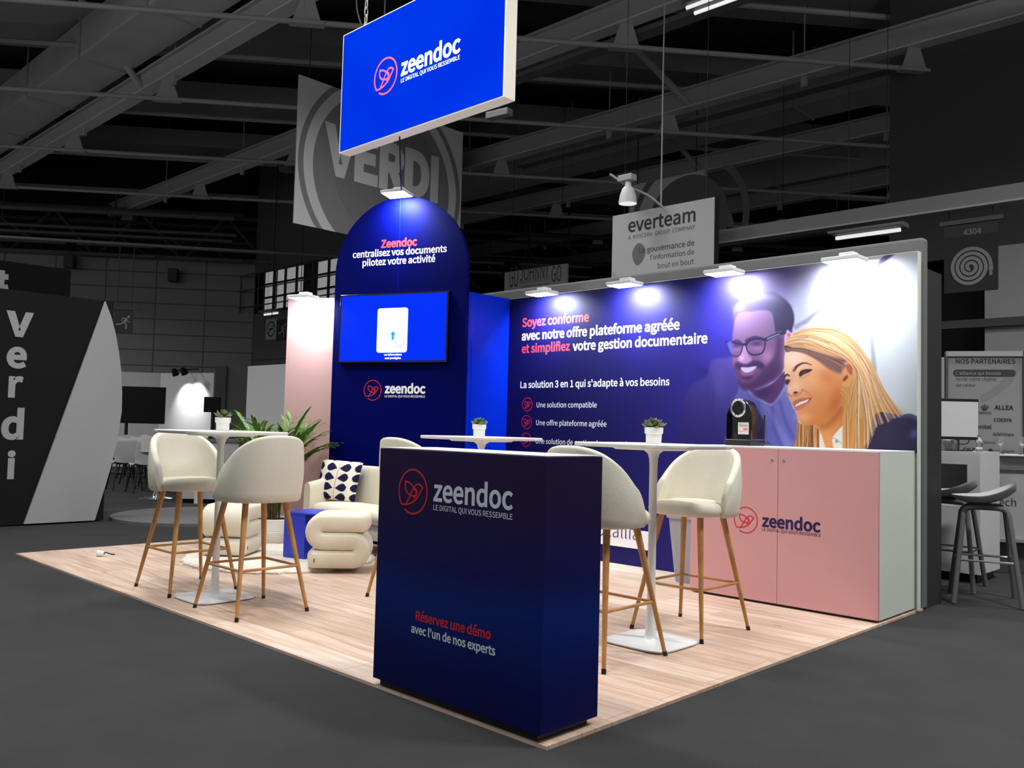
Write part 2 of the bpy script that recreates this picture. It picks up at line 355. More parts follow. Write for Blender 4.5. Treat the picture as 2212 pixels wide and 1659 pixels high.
# ---- printed mural on the wall face: flat picture, colours held per point of the sheet
def paint_mural():
    xs = np.concatenate([np.arange(3.94, 2.05, -0.03), np.arange(2.05, -0.045, -0.0042), [-0.046]])
    zs = np.concatenate([np.arange(0.004, 1.08, 0.04), np.arange(1.08, 2.494, 0.0042), [2.496]])
    X, Z = np.meshgrid(xs, zs); n, k = X.shape
    d = np.stack([X-CAM.x, np.full_like(X, YW-CAM.y), Z-CAM.z], -1)
    dep = d @ np.array(_f); PX = W_/2+F_*(d @ np.array(_r))/dep; PY = H_/2-F_*(d @ np.array(_u))/dep
    img = np.zeros((n, k, 3)); fine = (X < 2.3)
    def mix(c, a):
        img[...] = img*(1-a[..., None])+np.array(c, float)*a[..., None]
    ss = lambda e0, e1, x: np.clip((x-e0)/(e1-e0), 0, 1)**2*(3-2*np.clip((x-e0)/(e1-e0), 0, 1))
    # ground: navy to violet, pale blurred office at the far right
    img[...] = (20, 17, 96)
    mix((50, 42, 156), ss(1200, 1560, PX)*ss(560, 760, PY)*0.9)
    mix((70, 62, 168), ss(1400, 1600, PX)*ss(700, 980, PY)*0.45)
    pale = ss(1590, 1790, PX+0.35*(PY-650))*ss(1500, 1700, PX)
    mix((206, 210, 222), pale)
    mix((92, 74, 120), np.exp(-((PX-1665)/85)**2-((PY-598)/42)**2)*0.85)
    mix((56, 44, 110), np.exp(-((PX-1590)/70)**2-((PY-590)/30)**2)*0.8)
    mix((228, 234, 236), np.exp(-((PX-1900)/90)**2-((PY-680)/130)**2)*0.9)
    mix((176, 180, 176), ss(1925, 1985, PX)*ss(700, 960, PY)*0.8)
    mix((150, 154, 168), np.exp(-((PX-1735)/26)**2-((PY-660)/60)**2)*0.6)
    def seg_dist(pts, closed):
        P = np.array(pts, float); Q = np.roll(P, -1, 0) if closed else P[1:]; P = P if closed else P[:-1]
        return P, Q
    def region(pts, pad):
        P = np.array(pts); b = (PX > P[:, 0].min()-pad) & (PX < P[:, 0].max()+pad) & (PY > P[:, 1].min()-pad) & (PY < P[:, 1].max()+pad) & fine
        return np.nonzero(b)
    def poly(pts, c, f=1.5, a=1.0, sm=True, grad=None):
        if sm: pts = smooth_pts(pts, 5, True)
        i = region(pts, 3*f)
        if not len(i[0]): return
        x = PX[i]; y = PY[i]; P, Q = seg_dist(pts, True); ins = np.zeros(len(x), bool); dm = np.full(len(x), 1e9)
        for (ax, ay), (bx, by) in zip(P, Q):
            cr = ((ay > y) != (by > y)); 
            with np.errstate(divide='ignore', invalid='ignore'):
                ins ^= cr & (x < (bx-ax)*(y-ay)/(by-ay+1e-12)+ax)
            vx, vy = bx-ax, by-ay; t = np.clip(((x-ax)*vx+(y-ay)*vy)/(vx*vx+vy*vy+1e-9), 0, 1)
            dm = np.minimum(dm, (x-ax-t*vx)**2+(y-ay-t*vy)**2)
        sd = np.sqrt(dm)*np.where(ins, 1, -1); al = np.clip(sd/(2*f)+0.5, 0, 1)*a
        col = np.array(c, float)
        if grad is not None:
            (gx0, gy0), (gx1, gy1), c2 = grad; vx, vy = gx1-gx0, gy1-gy0
            t = np.clip(((x-gx0)*vx+(y-gy0)*vy)/(vx*vx+vy*vy), 0, 1)[:, None]; col = col*(1-t)+np.array(c2, float)*t
        img[i] = img[i]*(1-al[:, None])+col*al[:, None]
    def stroke(pts, c, w0, w1=None, f=0.6, a=1.0, sm=True):
        if sm: pts = smooth_pts(pts, 5)
        w1 = w0 if w1 is None else w1; i = region(pts, max(w0, w1)+3*f)
        if not len(i[0]): return
        x = PX[i]; y = PY[i]; P, Q = seg_dist(pts, False); best = np.full(len(x), 1e9); m = len(P)
        for j, ((ax, ay), (bx, by)) in enumerate(zip(P, Q)):
            vx, vy = bx-ax, by-ay; t = np.clip(((x-ax)*vx+(y-ay)*vy)/(vx*vx+vy*vy+1e-9), 0, 1)
            w = w0+(w1-w0)*(j+t)/m
            best = np.minimum(best, np.hypot(x-ax-t*vx, y-ay-t*vy)-w/2)
        al = np.clip(-best/(2*f)+0.5, 0, 1)*a
        img[i] = img[i]*(1-al[:, None])+np.array(c, float)*al[:, None]
    def blob(cx, cy, rx, ry, c, a, rot=0):
        ct, st = math.cos(rot), math.sin(rot); u = ((PX-cx)*ct+(PY-cy)*st)/rx; v = (-(PX-cx)*st+(PY-cy)*ct)/ry
        mix(c, np.exp(-(u*u+v*v))*a*fine)
    zA = lambda L: [(1540+x/8.296, 600+y/8.296) for x, y in L]
    zB = lambda L: [(1660+x/5.53, 680+y/5.53) for x, y in L]
    zC = lambda L: [(1480+x/6.381, 720+y/6.381) for x, y in L]
    B1 = lambda x, y: (1660+x/5.53, 680+y/5.53)
    C1 = lambda x, y: (1480+x/6.381, 720+y/6.381)
    A1 = lambda x, y: (1540+x/8.296, 600+y/8.296)
    # office lines
    stroke([(1926, 546), (1886, 582), (1872, 596)], (70, 56, 110), 13, 5, 2.5, 0.9)
    stroke([(1806, 642), (1772, 668), (1741, 694), (1722, 706)], (120, 124, 150), 3, 13, 2.5, 0.8)
    stroke([(1800, 655), (1797, 700)], (190, 200, 214), 5, 5, 2, 0.7)
    stroke([(1877, 650), (1883, 730), (1889, 800)], (150, 156, 168), 5, 11, 2.0, 0.75)
    # ---- man behind: jacket, shirt, neck
    blob(*C1(260, 520), 22, 8, (34, 28, 104), 0.6)
    poly(zC([(-80, 1660), (-40, 1250), (0, 900), (120, 690), (300, 610), (330, 480), (375, 375), (450, 345), (560, 342), (660, 345), (720, 560), (760, 740), (620, 1000), (600, 1300), (640, 1660)]), (84, 72, 160), 3, 0.85, grad=(C1(560, 400), C1(60, 1400), (50, 40, 128)))
    blob(*C1(470, 700), 20, 40, (98, 86, 176), 0.5)
    blob(*C1(330, 850), 10, 50, (60, 50, 140), 0.55, 0.1)
    stroke(zC([(390, 800), (380, 1200), (400, 1560)]), (56, 46, 132), 4, 4, 2.5, 0.6)
    poly(zC([(700, 560), (740, 760), (620, 1000), (590, 1300), (600, 1660), (1560, 1660), (1560, 1200), (1480, 1000), (1430, 860), (1400, 660), (1290, 800), (1185, 975), (1040, 930), (900, 800), (800, 780)]), (112, 108, 186), 2, 0.95, grad=(C1(1200, 900), C1(900, 1600), (82, 78, 160)))
    for q in ([(1000, 960), (1060, 1200), (1120, 1560)], [(1200, 1000), (1230, 1300), (1330, 1560)], [(1300, 930), (1400, 1250), (1500, 1450)], [(680, 800), (640, 1000), (620, 1200)]):
        stroke(zC(q), (76, 70, 150), 6, 10, 3, 0.55)
    stroke(zC([(1100, 1000), (1240, 1200), (1420, 1540)]), (134, 132, 204), 6, 16, 4, 0.5)
    stroke(zC([(880, 780), (940, 870), (1060, 930), (1180, 985)]), (150, 148, 214), 7, 4, 1.5, 0.7)
    stroke(zC([(1400, 690), (1310, 850), (1190, 985)]), (146, 146, 212), 9, 4, 1.5, 0.75)
    poly(zC([(890, 770), (1010, 780), (1200, 690), (1375, 520), (1390, 660), (1290, 860), (1190, 968), (1080, 925), (960, 850)]), (92, 58, 116), 2, 1)
    blob(*C1(1080, 820), 24, 12, (60, 36, 92), 0.7, -0.4)
    # head
    face = zA([(395, 720), (450, 640), (600, 600), (800, 585), (960, 585), (1050, 640), (1085, 800), (1130, 950), (1290, 960), (1300, 1150)])+zC([(1370, 330), (1368, 460), (1330, 560), (1230, 650), (1090, 720), (950, 770), (860, 782), (795, 768), (748, 715), (728, 620), (700, 540), (668, 440), (645, 300), (650, 150), (652, 40)])
    poly(face, (108, 82, 120), 1.5, 1, sm=False, grad=(C1(900, -60), C1(960, 700), (112, 70, 124)))
    poly(zA([(1290, 1010), (1310, 955), (1365, 935), (1410, 985), (1425, 1060), (1400, 1090), (1320, 1120), (1280, 1180)]), (205, 150, 180), 1, 1)
    poly(zA([(1330, 1020), (1365, 990), (1395, 1030), (1375, 1060), (1340, 1050)]), (160, 90, 120), 1.2, 0.8)
    blob(*A1(520, 820), 16, 30, (112, 88, 126), 0.6); blob(*A1(830, 900), 26, 30, (112, 82, 120), 0.6)
    blob(*C1(1130, 330), 16, 18, (182, 136, 178), 0.7); blob(*C1(690, 380), 8, 10, (150, 104, 150), 0.6)
    blob(*C1(1000, 380), 14, 9, (120, 76, 128), 0.5)
    poly(zA([(360, 640), (380, 540), (450, 440), (560, 370), (700, 305), (850, 265), (980, 250), (1110, 265), (1225, 330), (1320, 405), (1400, 510), (1450, 640), (1458, 790), (1430, 900), (1410, 980), (1340, 935), (1290, 985), (1200, 960), (1130, 970), (1105, 880), (1085, 760), (1055, 640), (975, 585), (840, 578), (700, 606), (560, 606), (455, 630), (405, 720), (380, 760)]), (70, 60, 100), 2, 1, grad=(A1(700, 320), A1(1200, 700), (48, 40, 78)))
    blob(*A1(900, 340), 40, 10, (120, 108, 140), 0.6, 0.1); blob(*A1(480, 560), 14, 9, (100, 96, 150), 0.5)
    for i in range(34):
        x0 = 420+i*28; y0 = 600-60*math.sin(i/34*3.0)-30
        stroke(zA([(x0, y0), (x0+50, y0-70-50*math.sin(i/34*3)), (x0+130, y0-110-40*math.sin(i/34*3)+i*3)]), random.choice([(86, 76, 114), (50, 42, 80), (60, 50, 92)]), 0.9, 0.5, 0.5, 0.22)
    # beard, moustache, smile, nose
    poly(zC([(1262, 60), (1330, 70), (1335, 250), (1345, 400), (1318, 520), (1225, 620), (1090, 706), (950, 768), (860, 782), (790, 766), (742, 710), (732, 650), (790, 680), (880, 680), (960, 640), (1030, 570), (1080, 490), (1140, 430), (1215, 340), (1250, 240)]), (74, 46, 98), 5, 0.88)
    poly(zC([(690, 425), (720, 395), (790, 410), (850, 432), (910, 385), (1000, 378), (1060, 405), (1090, 440), (1070, 500), (1010, 475), (960, 458), (860, 472), (780, 474), (735, 500), (700, 480)]), (64, 40, 88), 3, 0.95)
    poly(zC([(695, 480), (740, 500), (760, 600), (745, 660), (715, 590)]), (90, 58, 108), 4, 0.7)
    poly(zC([(772, 472), (870, 470), (978, 456), (958, 498), (900, 532), (840, 543), (796, 522)]), (204, 196, 226), 1, 1)
    for t in range(1, 8): stroke(zC([(772+t*26, 476), (778+t*24, 530)]), (150, 138, 186), 0.7, 0.5, 0.4, 0.5)
    poly(zC([(772, 520), (840, 550), (905, 540), (975, 480), (960, 530), (900, 580), (830, 590), (785, 565)]), (150, 92, 140), 1.5, 1)
    poly(zC([(775, 600), (850, 592), (935, 595), (905, 635), (850, 645), (800, 630)]), (66, 42, 92), 3, 0.9)
    poly(zC([(800, 170), (770, 270), (735, 370), (765, 412), (840, 425), (905, 395), (918, 340), (880, 300), (850, 200)]), (190, 142, 190), 3, 0.75)
    blob(*C1(775, 340), 7, 8, (214, 172, 216), 0.8)
    stroke(zC([(745, 400), (800, 425), (850, 428), (905, 398)]), (92, 54, 104), 3, 2, 1.5, 0.8)
    # eyes and glasses
    blob(*C1(715, 165), 9, 6, (56, 36, 84), 0.9); blob(*C1(985, 140), 12, 6, (52, 32, 80), 0.9)
    blob(*C1(720, 220), 10, 5, (150, 108, 160), 0.6); blob(*C1(1000, 205), 13, 5, (150, 104, 154), 0.6)
    stroke(zC([(665, 120), (720, 100), (770, 130)]), (54, 38, 82), 5, 4, 1.5, 0.9)
    stroke(zC([(850, 100), (950, 55), (1060, 70)]), (48, 32, 76), 7, 5, 1.5, 0.9)
    stroke(zC([(572, 118), (590, 200), (635, 290), (695, 318), (750, 300), (785, 220), (795, 160)]), (44, 40, 84), 2.6, 2.6, 0.7, 1)
    stroke(zC([(570, 115), (640, 122), (720, 135), (800, 155), (850, 150)]), (36, 30, 70), 4, 5.5, 0.8, 1)
    stroke(zC([(835, 140), (855, 230), (905, 288), (985, 295), (1060, 270), (1095, 200), (1108, 100)]), (36, 30, 70), 3, 3, 0.7, 1)
    stroke(zC([(840, 145), (900, 95), (970, 75), (1050, 80), (1112, 95)]), (34, 28, 66), 5.5, 5.5, 0.8, 1)
    stroke(zC([(1105, 90), (1200, 45), (1290, 10), (1375, -5)]), (34, 36, 66), 8, 6, 0.8, 1)
    stroke(zC([(1140, 75), (1215, 42), (1300, 12)]), (140, 160, 190), 3, 2, 1, 0.8)
    poly(zC([(585, 125), (650, 128), (650, 290), (610, 230)]), (110, 112, 190), 2, 0.6)
    # ---- woman in front: hair behind, jacket, neck, collar
    hair = zB([(185, 395), (200, 320), (265, 265), (330, 210), (430, 170), (560, 152), (700, 160), (830, 172), (925, 215), (1035, 310), (1125, 420), (1205, 530), (1275, 630), (1310, 740), (1370, 870), (1450, 990), (1540, 1100), (1630, 1200), (1500, 1195), (1380, 1160), (1300, 1190), (1250, 1215), (1225, 1340), (1205, 1480), (1195, 1620), (880, 1620), (880, 1400), (870, 1330), (900, 1200), (860, 1060), (880, 880), (850, 700), (720, 640), (560, 520), (400, 440), (300, 420), (240, 440), (205, 430)])
    poly(hair, (204, 158, 106), 1.5, 1, sm=False, grad=(B1(700, 200), B1(1050, 1500), (186, 126, 62)))
    poly(zB([(345, 1300), (420, 1310), (560, 1310), (610, 1390), (618, 1620), (320, 1620), (335, 1450)]), (178, 120, 64), 1.5, 1)
    for i in range(26):
        x0 = 350+i*10; stroke(zB([(x0, 1315), (x0+random.uniform(-14, 10), 1450), (x0+random.uniform(-25, 20), 1620)]), random.choice([(96, 58, 38), (206, 150, 88), (222, 172, 110), (120, 74, 44), (60, 36, 34)]), 1.4, 2.2, 0.6, 0.75)
    poly(zB([(1185, 1620), (1205, 1480), (1225, 1340), (1252, 1212), (1330, 1165), (1420, 1172), (1560, 1198), (1680, 1184), (1760, 1208), (1830, 1270), (1830, 1640)]), (44, 40, 70), 1.5, 1, grad=(B1(1500, 1200), B1(1600, 1600), (30, 22, 56)))
    stroke(zB([(1380, 1190), (1550, 1215), (1690, 1205), (1770, 1240)]), (84, 88, 128), 4, 8, 3, 0.7)
    blob(*B1(1740, 1420), 9, 10, (84, 100, 170), 0.7); blob(*B1(1450, 1400), 20, 40, (52, 44, 78), 0.5, 0.4)
    poly(zB([(560, 1300), (700, 1250), (800, 1170), (870, 1080), (905, 1200), (885, 1330), (790, 1440), (770, 1640), (690, 1640), (640, 1460), (612, 1390)]), (196, 118, 62), 1.5, 1, grad=(B1(860, 1150), B1(640, 1400), (216, 140, 80)))
    poly(zB([(600, 1310), (720, 1260), (850, 1110), (880, 1160), (760, 1320), (650, 1370)]), (160, 84, 42), 5, 0.55)
    poly(zB([(612, 1400), (640, 1450), (695, 1640), (605, 1640)]), (226, 218, 206), 1, 1, sm=False)
    poly(zB([(885, 1322), (770, 1458), (763, 1510), (795, 1640), (895, 1640), (892, 1440)]), (226, 222, 214), 1, 1, sm=False)
    stroke(zB([(775, 1470), (830, 1500), (885, 1550)]), (170, 166, 164), 2.5, 2, 1, 0.8); blob(*B1(815, 1512), 3.2, 3.2, (120, 112, 112), 0.9)
    # face
    face = [(192, 520), (200, 470), (250, 430), (300, 415), (400, 440), (560, 510), (700, 590), (800, 680), (880, 720), (905, 800), (875, 900), (865, 1060), (800, 1185), (700, 1272), (580, 1312), (470, 1324), (405, 1312), (362, 1262), (345, 1180), (312, 1115), (287, 1062), (247, 1012), (234, 960), (230, 900), (252, 850), (217, 805), (196, 730), (190, 600)]
    poly(zB(face), (238, 188, 158), 1.3, 1, sm=False, grad=(B1(320, 520), B1(820, 1000), (206, 124, 66)))
    blob(*B1(300, 540), 22, 22, (250, 218, 204), 0.65); blob(*B1(560, 800), 26, 16, (240, 172, 122), 0.6, 0.5)
    blob(*B1(700, 740), 22, 20, (190, 104, 60), 0.45); blob(*B1(330, 860), 12, 12, (250, 206, 176), 0.7)
    blob(*B1(420, 1220), 16, 10, (238, 168, 120), 0.7); blob(*B1(800, 1050), 14, 30, (172, 92, 44), 0.6, 0.3)
    blob(*B1(640, 1000), 20, 26, (216, 134, 74), 0.5); blob(*B1(260, 900), 8, 9, (248, 200, 170), 0.6)
    poly(zB([(885, 640), (905, 570), (970, 545), (1015, 565), (1035, 650), (1025, 720), (990, 800), (965, 850), (905, 862), (880, 832), (892, 740)]), (216, 144, 92), 1.2, 1)
    poly(zB([(930, 610), (970, 585), (1005, 640), (995, 720), (950, 680)]), (150, 82, 56), 1.8, 0.85)
    poly(zB([(890, 770), (935, 720), (950, 750), (905, 795)]), (96, 46, 34), 1.5, 0.8)
    # brows, eyes, nose, mouth
    stroke(zB([(305, 664), (350, 608), (430, 575), (515, 598)]), (86, 48, 40), 6.5, 1.6, 0.8, 0.95)
    stroke(zB([(192, 738), (222, 716), (248, 728)]), (80, 44, 40), 5, 3.5, 0.8, 0.9)
    poly(zB([(366, 725), (376, 680), (420, 655), (470, 648), (525, 655), (480, 690), (420, 715), (385, 738)]), (58, 34, 36), 0.8, 0.95)
    poly(zB([(405, 700), (430, 680), (460, 676), (440, 698)]), (120, 84, 80), 0.7, 0.7)
    stroke(zB([(370, 755), (430, 745), (500, 705)]), (186, 116, 86), 2, 1.5, 1, 0.7)
    poly(zB([(203, 812), (212, 776), (250, 772), (262, 790), (238, 830), (215, 830)]), (66, 36, 36), 0.9, 0.95)
    stroke(zB([(300, 640), (285, 740), (255, 830)]), (226, 160, 126), 5, 4, 2.5, 0.6)
    stroke(zB([(240, 940), (262, 970), (300, 960), (330, 968), (390, 930), (402, 890)]), (180, 100, 66), 3, 2.5, 1.6, 0.75)
    poly(zB([(298, 930), (325, 914), (356, 928), (330, 945), (306, 943)]), (92, 34, 22), 0.9, 0.95)
    stroke(zB([(415, 900), (470, 930), (520, 985)]), (188, 108, 64), 3, 2, 2, 0.6)
    poly(zB([(288, 1062), (318, 1022), (350, 1012), (400, 996), (515, 990), (450, 1022), (370, 1046), (312, 1085)]), (188, 100, 82), 1, 0.95)
    poly(zB([(314, 1086), (372, 1046), (450, 1020), (512, 994), (480, 1034), (405, 1070), (324, 1108)]), (88, 36, 34), 0.8, 0.9)
    poly(zB([(322, 1082), (375, 1046), (440, 1024), (485, 1008), (462, 1038), (400, 1066), (328, 1098)]), (246, 236, 228), 0.7, 1)
    for t in (355, 385, 415, 445): stroke(zB([(t-5, 1050-(t-355)*0.35), (t+3, 1084-(t-355)*0.4)]), (206, 186, 176), 0.6, 0.6, 0.4, 0.7)
    poly(zB([(318, 1112), (400, 1072), (480, 1036), (515, 1000), (490, 1052), (420, 1108), (330, 1146)]), (206, 112, 96), 1.2, 0.95)
    # hair over forehead and strands
    poly(zB([(185, 395), (200, 320), (265, 265), (330, 215), (520, 215), (760, 300), (960, 440), (1040, 560), (960, 545), (900, 575), (880, 640), (830, 700), (720, 640), (560, 520), (400, 440), (300, 418), (240, 440), (205, 430)]), (196, 150, 112), 1.5, 1)
    poly(zB([(300, 418), (420, 420), (640, 470), (860, 520), (990, 530), (900, 575), (880, 650), (850, 700), (720, 640), (560, 520), (400, 442)]), (98, 66, 74), 4, 0.9)
    poly(zB([(186, 372), (230, 370), (290, 400), (270, 430), (230, 444), (204, 430)]), (44, 30, 36), 1.5, 0.9)
    G = [zB(q) for q in ([(300, 235), (560, 160), (850, 185), (1050, 340), (1200, 540), (1310, 750), (1450, 1000), (1610, 1195)],
                         [(260, 280), (500, 235), (760, 310), (960, 460), (1100, 660), (1190, 900), (1240, 1100), (1290, 1330)],
                         [(220, 320), (460, 280), (720, 370), (950, 510), (1080, 700), (1130, 950), (1160, 1250), (1170, 1620)],
                         [(200, 360), (420, 350), (680, 430), (930, 540), (1040, 690), (1000, 920), (960, 1200), (920, 1620)])]
    pal = [(240, 206, 164), (226, 178, 122), (206, 150, 92), (168, 112, 66), (124, 82, 66), (248, 224, 194), (92, 62, 62), (218, 168, 104)]
    for i in range(230):
        t = random.random()*2.999; j = int(t); fr_ = t-j
        q = [(a[0]*(1-fr_)+b[0]*fr_+random.uniform(-2.5, 2.5), a[1]*(1-fr_)+b[1]*fr_+random.uniform(-2, 2)) for a, b in zip(G[j], G[j+1])]
        s0 = random.choice([0, 0, 1, 2]); e0 = random.choice([8, 8, 7, 6]); cc = random.choice(pal[:6] if t < 1.6 else pal)
        stroke(q[s0:e0], cc, random.uniform(0.8, 2.6), random.uniform(0.5, 1.6), 0.7, random.uniform(0.4, 0.85))
    G5 = [zB([(206, 400), (420, 405), (640, 470), (830, 540), (940, 600)]), zB([(230, 430), (400, 445), (580, 530), (740, 620), (850, 690)])]
    for i in range(70):
        t = random.random(); q = [(a[0]*(1-t)+b[0]*t+random.uniform(-2, 2), a[1]*(1-t)+b[1]*t+random.uniform(-2, 2)) for a, b in zip(*G5)]
        stroke(q, random.choice([(96, 66, 70), (140, 104, 92), (70, 46, 52), (178, 138, 108), (112, 78, 76)]), random.uniform(0.8, 1.8), 0.8, 0.7, random.uniform(0.3, 0.6))
    for i in range(14):
        t = i/14; q = zB([(880-20*t, 880+60*t), (960-40*t, 1000), (900+60*t, 1200), (885+90*t, 1600)])
        stroke(q, random.choice([(110, 64, 34), (222, 166, 96), (176, 112, 52), (236, 186, 120)]), 1.6, 2.2, 0.7, 0.7)
    for i in range(10):
        t = i/10; stroke(zB([(330+60*t, 200-40*t), (380+70*t, 130+10*t), (470+60*t, 110+30*t)]), (214, 204, 204), 0.7, 0.4, 0.5, 0.45)
    c = np.clip(img, 0, 255)/255.0
    c = np.where(c <= 0.04045, c/12.92, ((c+0.055)/1.055)**2.4)
    c = c*0.55
    V = [(float(a), YW+0.0015, float(b)) for a, b in zip(X.ravel(), Z.ravel())]
    idx = np.arange(n*k).reshape(n, k)
    Fq = np.stack([idx[:-1, :-1], idx[1:, :-1], idx[1:, 1:], idx[:-1, 1:]], -1).reshape(-1, 4)
    me = bpy.data.meshes.new('mural_print'); me.from_pydata(V, [], Fq.tolist()); me.update()
    ca = me.color_attributes.new('print', 'FLOAT_COLOR', 'POINT')
    ca.data.foreach_set('color', np.concatenate([c.reshape(-1, 3), np.ones((n*k, 1))], 1).astype(np.float32).ravel())
    if me.polygons[0].normal.y < 0: me.flip_normals()
    me.materials.append(vcol('mural_print', 0.5, 0.2))
    o = bpy.data.objects.new('mural_print', me); C.collection.objects.link(o); o.parent = wall
    o['label'] = 'printed picture of a smiling bearded man in glasses and a blond woman in a dark jacket'
paint_mural()
red, whi = M['print_red'], M['print_white']; WT = WALL.off(0.0017)
for s, a, b, m, bo in (('Soyez conforme', (1128, 706), (1272, 694), red, .010), ('avec notre offre plateforme agréée', (1127, 736), (1468, 710), whi, .010),
                       ('et simplifiez', (1127, 763), (1231, 756), red, .010), ('votre gestion documentaire', (1237, 756), (1528, 742), whi, .010),
                       ("La solution 3 en 1 qui s'adapte à vos besoins", (1124, 838), (1446, 832), whi, .008),
                       ('Une solution compatible', (1159, 880), (1289, 880), whi, .002), ('Une offre plateforme agréée', (1158, 918), (1310, 922), whi, .002),
                       ('Une solution de gestion documentaire', (1157, 958), (1366, 966), whi, .002)):
    text(WT, s, a, b, m, wall, bo)
for cx, cy in ((1139, 873.5), (1137.5, 912), (1136, 950)):
    c_ = WT.at(cx, cy); e_ = WT.at(cx, cy-14.5); logo(WT, c_[0], c_[1], abs(e_[1]-c_[1]), M['print_crimson'], wall, 0.1)
b = MB(); b.rect(WT, 0.98, 0.157, 1.775, 0.318, 0, 0.004); sg = b.build('partner_strip', M['print_white'], wall)
mb = MB(); put_text(mb, WT, 'doxallia', (1.10, 0.232), (1.655, 0.232), -0.004, 1.0, 0.006); mb.build('lettering', M['print_navy'], sg, normals=False)

# ---- side wall with the store-room door
XD = 3.94; DW = Frame((XD, -3.15, 0), (0, -1, 0))
side = structure(MB().boxf((XD, -3.81, 0), (XD+0.05, -3.215, 2.5)).build('wall_side', M['blue_wall']))
dr = structure(MB().boxf((XD-0.006, -3.80, 0.015), (XD, -3.292, 2.0)).build('door_1', M['blue_wall'], bevel=0.002), 'flush blue store room door')
h = MB(); hp = onX(1019, 952.5, XD-0.01); h.cyl((XD-0.006, hp.y, hp.z), (XD-0.016, hp.y, hp.z), 0.028, n=24); h.cyl((XD-0.016, hp.y, hp.z), (XD-0.055, hp.y, hp.z), 0.011)
h.tube([(XD-0.05, hp.y, hp.z), (XD-0.055, hp.y-0.02, hp.z), (XD-0.055, hp.y-0.13, hp.z)], 0.010)
h.build('door_handle', M['chrome'], dr, 40)
structure(MB().boxf((XD-0.0015, -3.292, 2.004), (XD, -3.288, 2.42)).build('trim_1', M['black'], side))

# ---- slanted front: arch panel and pink wall
AA = math.radians(20); ARU = Vector((-math.cos(AA), -math.sin(AA), 0)); ARCH = Frame((3.9, -3.167, 0), ARU)
def hexa(mb, fr, u0, u1, z0, z1, d0, d1): return mb.rect(fr, u0, z0, u1, z1, d0, d1)
pk = structure(hexa(MB(), ARCH, -2.175, -1.3, 0.0, 2.5, -0.115, -0.065).build('wall_left', M['pink']), 'narrow pink wall beside the tall navy arch')
structure(hexa(MB(), ARCH, -1.3, -0.02, 0.0, 2.5, -0.115, -0.066).build('wall_front', M['navy']))
ac, ar, az = -0.765, 0.765, 2.715
pts = [(ac-ar, 0.0), (ac+ar, 0.0)]+[(ac+ar*math.cos(math.pi*i/48), az+ar*math.sin(math.pi*i/48)) for i in range(49)]
arch = thing('arch_panel', ARCH.w(ac, 0, 0), 'tall navy round-topped panel carrying the lit television', 'display panel')
mb = MB(); mb.prism(pts, ARCH, -0.06, 0.0); mb.build('panel', M['arch_navy'], arch)
mb = MB(); sx = ARCH.at(864, 480)[0]; mb.rect(ARCH, sx-0.0012, 2.52, sx+0.0012, 3.46, 0, 0.0008); mb.build('seam', M['blue_wall'], arch)
AT = ARCH.off(0.001)
text(AT, 'Zeendoc', (823, 534), (901, 531), red, arch, .016); text(AT, 'centralisez vos documents', (762, 555), (965, 546), whi, arch, .010)
text(AT, 'pilotez votre activité', (783, 573), (940, 567), whi, arch, .010)
zeendoc(AT, (805, 843), 21.5, (831, 849), (919, 849), (831, 858), (918, 859), M['print_crimson'], whi, arch)

# television on the arch
tv = thing('television', ARCH.w(-0.77, 1.80, 0.03), 'flat television mounted on the navy arch showing a padlocked document', 'television')
u0, v0 = ARCH.at(735.6, 784); u1, v1 = ARCH.at(974.3, 630); v0 = 1.805; v1 = 2.502
mb = MB(); mb.rect(ARCH, u0, v0, u1, v1, 0.0, 0.045); mb.build('bezel', M['gloss_black'], tv, bevel=0.004)
blue_e = mat('lit_blue_screen', S(0, 2, 20), 0.5, spec=0.04, emit=S(0, 50, 255), strength=0.95)
white_e = mat('lit_white_screen', S(220), 0.3, emit=S(250, 252, 255), strength=1.0)
cyan_e = mat('lit_cyan_screen', S(0, 120, 180), 0.3, emit=S(0, 172, 228), strength=0.9)
pale_e = mat('lit_pale_screen', S(200), 0.3, emit=S(224, 236, 244), strength=0.95)
mb = MB(); mb.rect(ARCH, u0+0.018, v0+0.018, u1-0.018, v1-0.018, 0.045, 0.046); scr = mb.build('screen', blue_e, tv)
TV = ARCH.off(0.0465)
def rrect(u0, v0, u1, v1, r, n=5):
    out = []
    for cx, cy, a in ((u1-r, v1-r, 0), (u0+r, v1-r, 90), (u0+r, v0+r, 180), (u1-r, v0+r, 270)):
        out += [(cx+r*math.cos(math.radians(a+90*i/n)), cy+r*math.sin(math.radians(a+90*i/n))) for i in range(n+1)]
    return out
ca, cb = TV.at(813, 762), TV.at(882, 664)
pp = rrect(ca[0], ca[1], cb[0], cb[1], 0.028)
mb = MB(); mb.prism(pp, TV, 0, 0.0005); mb.build('document_card', white_e, scr)
k_ = TV.at(849, 721); mb = MB()
mb.prism([(k_[0]+0.022*math.cos(t*0.3), k_[1]+0.022*math.sin(t*0.3)) for t in range(21)], TV, 0.0006, 0.001)
mb.prism([(k_[0]-0.009, k_[1]), (k_[0]+0.009, k_[1]), (k_[0]+0.018, k_[1]-0.06), (k_[0]-0.018, k_[1]-0.06)], TV, 0.0006, 0.001)
r_ = TV.at(864, 739); mb.ribbon(TV, [(r_[0]+0.05*math.cos(math.radians(70-i*8)), r_[1]+0.05*math.sin(math.radians(70-i*8))) for i in range(36)], 0.006)
mb.build('keyhole', cyan_e, scr)
